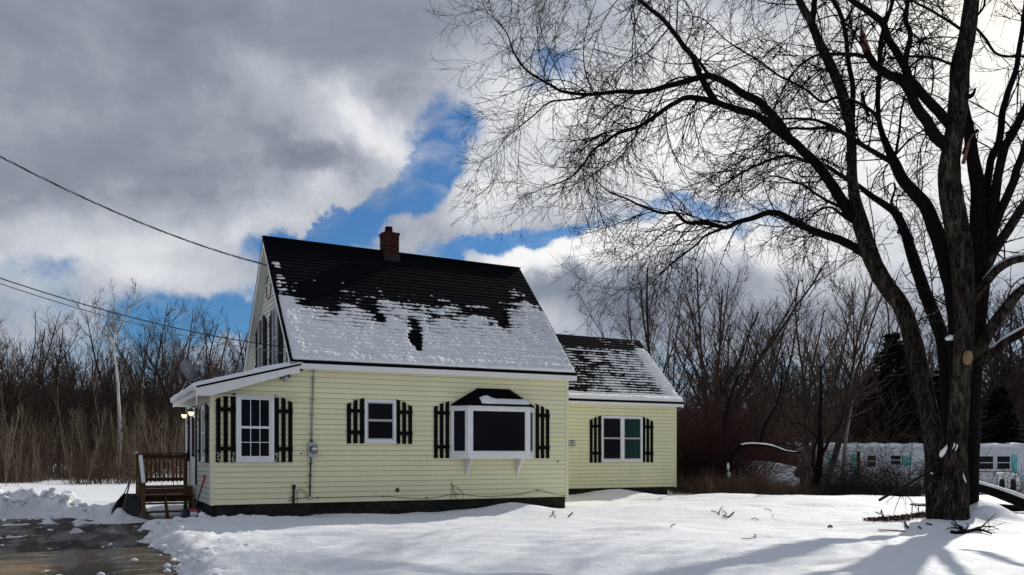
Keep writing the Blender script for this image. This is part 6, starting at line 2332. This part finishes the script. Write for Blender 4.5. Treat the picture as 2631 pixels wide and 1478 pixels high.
for nm, lab, S, r, mt, dz in (("phone_wire", "upper of the two thin black wires crossing the woods to the gable foot", A2, 0.011, 'rubber', 0.13), ("phone_wire", "lower pale wire crossing the woods to the gable foot", A3, 0.0095, 'cable', 0.0)):
    end = GB + Vector((0, 0, dz))
    fr_ = beyond(S, end, 0.8) + Vector((0, 0, 0.89))
    t = thing(nm, lab, "wire", S)
    P = sag(fr_, end, 0.5, 60)
    o = obj("wire", tubes_mesh("wire", [(P, np.full(len(P), r))], 5, M[mt]), t)
    o.matrix_parent_inverse = Matrix.Translation(S).inverted()
t = thing("drip_loop", "dark loops of cable where the thin wires meet the gable foot", "cable", GB, RZ)
for pts in (((0, 0, 0), (-0.03, -0.10, -0.22), (0.0, -0.05, -0.40), (0, 0.08, -0.22), (0, 0, 0.02)), ((0, 0, 0), (0.0, 0.05, -0.3), (-0.1, 0.12, -0.36), (-0.5, 0.2, -0.46)), ((0.0, 0.02, 0.14), (0.02, -0.3, 0.18), (0.05, -0.5, 0.12))):
    obj("wire", tubes_mesh("wire", [spline([Vector(p) for p in pts], [0.010] * len(pts), 0.03)], 6, M['rubber']), t)

# ---------------------------------------------------------------- beyond the lawn: mobile home, van, trailer
HY = 66.0
HXk = HY / F


def hx(u):
    return (u - CU) * HXk


def hz(v):
    return EYE + (HV - v) * HXk


X0_, X1_ = hx(2046), hx(2046) + 21.8
t = thing("mobile_home", "long white mobile home with teal panels and snowy flat roof behind the brambles", "mobile home", ((X0_ + X1_) / 2, HY, -1.3))
IVH = Matrix.Translation(((X0_ + X1_) / 2, HY, -1.3)).inverted()


def mh(name, mat, *boxes, bevel=0.0, parent=None):
    mb_ = MB()
    for b in boxes:
        mb_.box(*b, IVH)
    return mb_.build(name, M[mat], parent or t, bevel=bevel)


ZT = hz(1151)
mh("body", 'home_white', (X0_, X1_, HY + 0.04, HY + 4.2, -1.6, ZT))
k = X0_
while k < X1_ - 0.1:
    mb = MB()
    w_ = min(1.0, X1_ - k)
    for q in range(5):
        a = k + q * w_ / 5
        mb.prism([(a + 0.004, HY + 0.038, -1.0), (a + 0.03, HY + 0.0, -1.0), (a + w_ / 5 - 0.03, HY + 0.0, -1.0), (a + w_ / 5 - 0.004, HY + 0.038, -1.0)], (0, 0, ZT + 1.0 - 0.02), IVH)
    mb.build("wall_panel", M['home_white'], t)
    k += 1.0
mh("skirting", 'home_white', (X0_ + 0.05, X1_ - 0.05, HY + 0.02, HY + 0.036, -1.6, -1.02))
mh("roof", 'home_white', (X0_ - 0.15, X1_ + 0.15, HY - 0.25, HY + 4.4, ZT, ZT + 0.14))
mb = MB()
xs = np.linspace(X0_ - 0.15, X1_ + 0.15, 90)
vs, fs = [], []
for k, x in enumerate(xs):
    h = 0.13 + 0.05 * math.sin(x * 4.1) + 0.08 * float(fbm(np.array(x), np.array(1.0), 3, 77))
    for y, z in ((HY - 0.27, 0.0), (HY - 0.24, h * 0.8), (HY + 1.5, h + 0.10), (HY + 4.3, h)):
        vs.append(IVH @ Vector((x, y, ZT + 0.142 + z)))
for k in range(len(xs) - 1):
    for j in range(3):
        b = k * 4 + j
        fs.append((b, b + 4, b + 5, b + 1))
o = MB().add(vs, fs).build("roof_snow", M['roof_snow'], t, smooth=True)
o['kind'] = 'stuff'


def home_win(u0, u1, v0, v1, bars=2):
    a0, a1, z0_, z1_ = hx(u0), hx(u1), hz(v1), hz(v0)
    f_ = mh("window", 'home_white', (a0 - 0.09, a0, HY - 0.05, HY + 0.03, z0_ - 0.09, z1_ + 0.09), (a1, a1 + 0.09, HY - 0.05, HY + 0.03, z0_ - 0.09, z1_ + 0.09), (a0, a1, HY - 0.05, HY + 0.03, z1_, z1_ + 0.09), (a0, a1, HY - 0.05, HY + 0.03, z0_ - 0.09, z0_))
    for q in range(bars):
        mh("pane", 'glass', (a0, a1, HY - 0.03, HY + 0.0, z0_ + (z1_ - z0_) * q / bars + 0.03, z0_ + (z1_ - z0_) * (q + 1) / bars - 0.03), parent=f_)
    mh("bar", 'home_white', (a0, a1, HY - 0.04, HY + 0.01, (z0_ + z1_) / 2 - 0.028, (z0_ + z1_) / 2 + 0.028), parent=f_)


home_win(2516, 2551, 1172, 1206)
home_win(2561, 2594, 1172, 1206)
home_win(2288, 2314, 1170, 1195)
home_win(2228, 2250, 1170, 1200)
for u0, u1, v0, v1 in ((2597, 2613, 1168, 1214), (2318, 2340, 1172, 1197), (2186, 2199, 1160, 1222), (2126, 2142, 1165, 1225)):
    mh("teal_panel", 'home_teal', (hx(u0), hx(u1), HY - 0.035, HY + 0.02, hz(v1), hz(v0)))
mh("trim_band", 'home_white', (X0_, X1_, HY - 0.045, HY + 0.0, ZT - 0.45, ZT - 0.36))
mh("downpipe", 'bg_bark', (hx(2201), hx(2209), HY - 0.08, HY + 0.02, -1.2, hz(1160)))

VY = 52.0
vp = Vector(((2588 - CU) / F * VY, VY, -1.55))
t = thing("van", "old white van with roof rack and oval rear windows parked before the mobile home", "van", vp, math.radians(12))
prof = [(-0.92, 0.35), (-0.96, 0.9), (-0.93, 1.25), (-0.82, 1.85), (-0.70, 1.98), (0.70, 1.98), (0.82, 1.85), (0.93, 1.25), (0.96, 0.9), (0.92, 0.35)]
mb = MB()
mb.prism([(x, 0.0, z) for x, z in prof], (0, 3.9, 0))
mb.build("body", M['van_white'], t, bevel=0.05)
mb = MB()
mb.prism([(x * 0.97, 3.9, z if z < 1.2 else 1.2) for x, z in prof if z < 1.3], (0, 0.95, 0))
mb.build("bonnet", M['van_white'], t, bevel=0.06)
for sx in (-1, 1):
    dmb = MB()
    dmb.box(min(sx * 0.02, sx * 0.74), max(sx * 0.02, sx * 0.74), -0.035, -0.003, 0.55, 1.80)
    dr = dmb.build("rear_door", M['van_white'], t, bevel=0.02)
    pts = [(sx * 0.39 + 0.20 * math.copysign(abs(math.cos(a)) ** 0.6, math.cos(a)), -0.045, 1.30 + 0.40 * math.copysign(abs(math.sin(a)) ** 0.7, math.sin(a))) for a in np.linspace(0, 2 * math.pi, 20, endpoint=False)]
    MB().prism(pts, (0, 0.009, 0)).build("pane", M['glass'], dr)
    MB().box(sx * 0.08 - 0.03, sx * 0.08 + 0.03, -0.06, -0.036, 1.02, 1.14).build("handle", M['dark_metal'], dr)
    MB().box(sx * 0.85 - 0.05, sx * 0.85 + 0.05, -0.03, 0.02, 0.75, 1.05).build("tail_light", M['red_plastic'], t)
    MB().box(sx * 0.955 - 0.006, sx * 0.955 + 0.006, 0.8, 3.3, 1.18, 1.62, Matrix.Translation((sx * 0.90, 0, 0)) @ Matrix.Rotation(sx * -0.18, 4, 'Y') @ Matrix.Translation((-sx * 0.90, 0, 0.0)) @ Matrix.Translation((-sx * 0.0, 0, 0.0))).build("side_window", M['glass'], t)
    for y in (0.75, 3.7):
        MB().lathe([(0.20, -0.1), (0.33, -0.1), (0.34, -0.05), (0.34, 0.05), (0.33, 0.1), (0.20, 0.1)], (0, 0, 0), 18, Matrix.Translation((sx * 0.85, y, 0.33)) @ Matrix.Rotation(math.pi / 2, 4, 'Y')).build("tyre", M['tyre'], t, smooth=True)
    mb = MB()
    mb.tube([(sx * 0.72, 0.05, 2.08), (sx * 0.72, 3.6, 2.08)], 0.025, 6)
    mb.build("rack_rail", M['dark_metal'], t)
for y in (0.1, 1.2, 2.3, 3.4):
    MB().tube([(-0.86, y, 1.85), (-0.76, y, 2.10), (0.76, y, 2.10), (0.86, y, 1.85)], 0.022, 6).build("rack_bar", M['dark_metal'], t)
MB().tube([(0.45, -0.06, 0.6), (0.45, -0.12, 2.05)], 0.02, 6).build("ladder", M['dark_metal'], t)
MB().tube([(-0.80, -0.06, 0.6), (-0.78, -0.12, 2.05)], 0.02, 6).build("ladder", M['dark_metal'], t)
MB().box(-0.95, 0.95, -0.16, -0.02, 0.34, 0.50).build("bumper", M['dark_metal'], t, bevel=0.02)
MB().box(-0.6, 0.6, 0.1, 3.5, 1.985, 2.05).build("roof_snow", M['roof_snow'], t, bevel=0.03)['kind'] = 'stuff'

TY = 37.0
tx = lambda u: (u - CU) / F * TY
tz = lambda v: EYE + (HV - v) / F * TY
t = thing("trailer", "low white trailer with a sloping snow edged top among the russet brush", "trailer", (tx(1975), TY + 0.7, 0.0))
IVT = Matrix.Translation((tx(1975), TY + 0.7, 0.0)).inverted()
mb = MB()
pts = [(tx(1896), TY, -0.2), (tx(2052), TY, -0.2), (tx(2056), TY, tz(1212)), (tx(2046), TY, tz(1204)), (tx(1975), TY, tz(1191)), (tx(1905), TY, tz(1188)), (tx(1896), TY, tz(1196))]
mb.prism(pts, (0, 1.5, 0), IVT)
mb.build("body", M['home_white'], t, bevel=0.03)
sn = [(tx(1900), tz(1189.5)), (tx(1930), tz(1188)), (tx(1975), tz(1190.5)), (tx(2010), tz(1196)), (tx(2048), tz(1203.5))]
mb = MB()
vs, fs = [], []
for x, z in sn:
    for y, h in ((TY - 0.02, 0.0), (TY + 0.02, 0.06), (TY + 1.45, 0.07), (TY + 1.5, 0.0)):
        vs.append(IVT @ Vector((x, y, z + 0.004 + h)))
for k in range(len(sn) - 1):
    for j in range(3):
        b = k * 4 + j
        fs.append((b, b + 4, b + 5, b + 1))
MB().add(vs, fs).build("snow_edge", M['roof_snow'], t, smooth=True)['kind'] = 'stuff'
MB().lathe([(0.06, -0.05), (0.17, -0.08), (0.20, 0.0), (0.17, 0.08), (0.06, 0.05)], (0, 0, 0), 18, IVT @ Matrix.Translation((tx(2051), TY - 0.12, tz(1216))) @ Matrix.Rotation(math.pi / 2, 4, 'X')).build("spare_tyre", M['tyre'], t, smooth=True)

# ---------------------------------------------------------------- on the lawn
def ground_at(u, v):
    """where the sight line through (u, v) meets the snow"""
    lo_, hi_ = 6.0, 60.0
    Ys = np.linspace(lo_, hi_, 1200)
    X = (u - CU) / F * Ys
    Zs = EYE + (HV - v) / F * Ys
    hit = np.where(Zs < snow_z(X, Ys))[0]
    i = hit[0] if len(hit) else -1
    return Vector((X[i], Ys[i], float(snow_z(X[i:i + 1], Ys[i:i + 1])[0])))


# fallen log with snow along its top
b0, b1 = at(2470, 1240, 21.5), at(2730, 1326, 19.6)
t = thing("fallen_log", "thick dark fallen log with a white ridge of snow behind the maple", "log", b1)
inv = Matrix.Translation(b1).inverted()
P, R = spline([b0, b0.lerp(b1, 0.35) + Vector((0, 0, 0.04)), b0.lerp(b1, 0.7), b1], [0.10, 0.12, 0.135, 0.15], 0.08)
o = bark_tube("trunk", P, R, 16, M['limb'], t, 0.18, 700, 8)
o.matrix_parent_inverse = inv
o = snow_on(P, R, 2, len(P) - 1, t, None, 0.6)
o.matrix_parent_inverse = inv
# a second dark bough under it
b2, b3 = at(2505, 1302, 21.0), at(2690, 1318, 20.6)
t = thing("fallen_log", "low dark log lying in the snow under the sloping one", "log", b2)
P, R = spline([b2, b2.lerp(b3, 0.5), b3], [0.10, 0.12, 0.13], 0.1)
o = bark_tube("trunk", P, R, 12, M['limb'], t, 0.18, 720, 7)
o.matrix_parent_inverse = Matrix.Translation(b2).inverted()

# little table by the trunk
tp_ = ground_at(2368, 1326)
t = thing("small_table", "small dark table with a snow covered top half behind the maple trunk", "table", tp_)
MB().box(-0.16, 0.30, -0.2, 0.2, 0.215, 0.24).build("table_top", M['black_plastic'], t)
MB().box(-0.15, 0.29, -0.19, 0.19, 0.241, 0.275).build("snow_cap", M['roof_snow'], t, bevel=0.012)['kind'] = 'stuff'
for x, y in ((-0.14, -0.17), (0.27, -0.17), (-0.12, 0.17), (0.27, 0.17)):
    MB().tube([(x * 1.12, y, -0.1), (x, y, 0.214)], 0.010, 6).build("leg", M['dark_metal'], t)

# fallen branch before the trunk
gp = ground_at(2450, 1377)
t = thing("fallen_branch", "forked dark branch lying on the snow before the maple trunk", "branch", gp)
inv = Matrix.Translation(gp).inverted()


def on_snow(u, v, h=0.02):
    p = ground_at(u, v)
    p.z += h
    return p


pieces = [
    ([(2443, 1371), (2462, 1373), (2490, 1369), (2518, 1367), (2548, 1376)], 0.045, 0.014, 0.03),
    ([(2516, 1367), (2533, 1354), (2558, 1335)], 0.018, 0.006, 0.10),
    ([(2490, 1369), (2520, 1361), (2545, 1362), (2567, 1371)], 0.020, 0.005, 0.06),
    ([(2540, 1362), (2560, 1357), (2585, 1351)], 0.008, 0.003, 0.06),
    ([(2465, 1372), (2472, 1362), (2458, 1356), (2451, 1342)], 0.028, 0.010, 0.05),
    ([(2470, 1362), (2446, 1362), (2432, 1367)], 0.016, 0.006, 0.05),
    ([(2472, 1366), (2484, 1364), (2487, 1355), (2480, 1354)], 0.012, 0.006, 0.06),
    ([(2456, 1357), (2445, 1350), (2452, 1344)], 0.010, 0.006, 0.06),
    ([(2542, 1360), (2538, 1348), (2532, 1338)], 0.006, 0.003, 0.12),
]
for uv, r0, r1, h in pieces:
    pts = [on_snow(u, v, h * (0.4 + 0.6 * i / max(1, len(uv) - 1))) for i, (u, v) in enumerate(uv)]
    P, R = spline(pts, np.linspace(r0, r1, len(pts)), 0.05)
    o = obj("bough", tubes_mesh("bough", [(P, R)], 7, M['limb']), t)
    o.matrix_parent_inverse = inv


def stick(label, uv, r=0.008, h=0.02, rise=0.0, name="stick"):
    p0 = ground_at(*uv[0])
    t_ = None
    pts = [on_snow(u, v, h) for u, v in uv]
    for i, p in enumerate(pts):
        p.z += rise * math.sin(math.pi * i / max(1, len(pts) - 1))
    P, R = spline(pts, [r] * len(pts), 0.03)
    P = P - np.array(p0)
    o_ = obj(name, tubes_mesh(name, [(P, R)], 6, M['limb']))
    o_.location = p0
    tag(o_, label, "stick")


stick("thin forked twig on the snow under the bay window end of the lawn", [(1413, 1331), (1421, 1323), (1420, 1317), (1424, 1317), (1421, 1323), (1427, 1331)], 0.008)
stick("short straight black stick on the open snow before the wing", [(1461, 1330), (1466, 1325), (1471, 1320)], 0.014)
stick("curving twig on the snow out from the wing corner", [(1828, 1314), (1838, 1317), (1847, 1324)], 0.008)
stick("upright twig in the snow out from the wing corner", [(1848, 1325), (1850, 1314), (1856, 1305)], 0.008, 0.03)
stick("bowed twig beside the upright one on the snow", [(1856, 1312), (1866, 1322), (1864, 1328)], 0.007)
stick("dark stubby stick furthest out from the wing corner", [(1857, 1327), (1872, 1330), (1886, 1318)], 0.014)
stick("faint pale twig on the low swell of the lawn", [(1724, 1357), (1729, 1351), (1735, 1349)], 0.007)
stick("thin arching stem of grass in the snow mid lawn", [(1965, 1309), (1980, 1312), (1985, 1329)], 0.006, 0.01)
stick("small hooked stem lying on the snow mid lawn", [(1930, 1338), (1938, 1334), (1949, 1340)], 0.006)
stick("long bent stem nearest the viewer on the lawn", [(1904, 1387), (1925, 1388), (1942, 1382), (1938, 1377)], 0.006)
stick("leaning short stick beyond the brown leaf strip", [(2272, 1334), (2268, 1325), (2264, 1314)], 0.014, 0.03)
stick("dark stub leaning in the snow left of the maple", [(2333, 1361), (2328, 1353), (2325, 1345)], 0.018, 0.03)
stick("long thin stick lying flat left of the maple shadow", [(2257, 1365), (2290, 1366), (2326, 1368)], 0.011)
stick("broken piece of bark near the leaf strip", [(2128, 1357), (2133, 1354), (2138, 1357)], 0.016)
stick("short dark stick in the edge of the maple shadow", [(2380, 1348), (2387, 1350), (2395, 1352)], 0.014)
stick("tiny dark stub on the shaded edge left of the maple", [(2360, 1356), (2366, 1363)], 0.014)

# brown leaves where the snow has melted round the trunk
rl = np.random.default_rng(9)
lv, lf = [], []
for k in range(1500):
    q = rl.uniform(0, 1) ** 0.8
    u = 2225 + 165 * q + rl.normal() * 4
    v = 1337 - 15 * q ** 2.2 + rl.normal() * (1.0 + 3.0 * q)
    p = np.array(on_snow(u, v, 0.012 + 0.02 * rl.uniform()))
    a, s_ = rl.uniform(0, 6.28), rl.uniform(0.018, 0.05)
    e1, e2 = np.array((math.cos(a), math.sin(a), rl.normal() * 0.4)) * s_, np.array((-math.sin(a), math.cos(a), rl.normal() * 0.4)) * s_ * 0.6
    b = len(lv)
    lv += [p - e1, p - e2, p + e1, p + e2]
    lf += [(b, b + 1, b + 2, b + 3)]
tag(obj("fallen_leaves", np_mesh("fallen_leaves", lv, lf, M['leaf_litter'], smooth=False)), "strip of brown fallen leaves on bare ground at the maple foot", "leaves", kind='stuff')
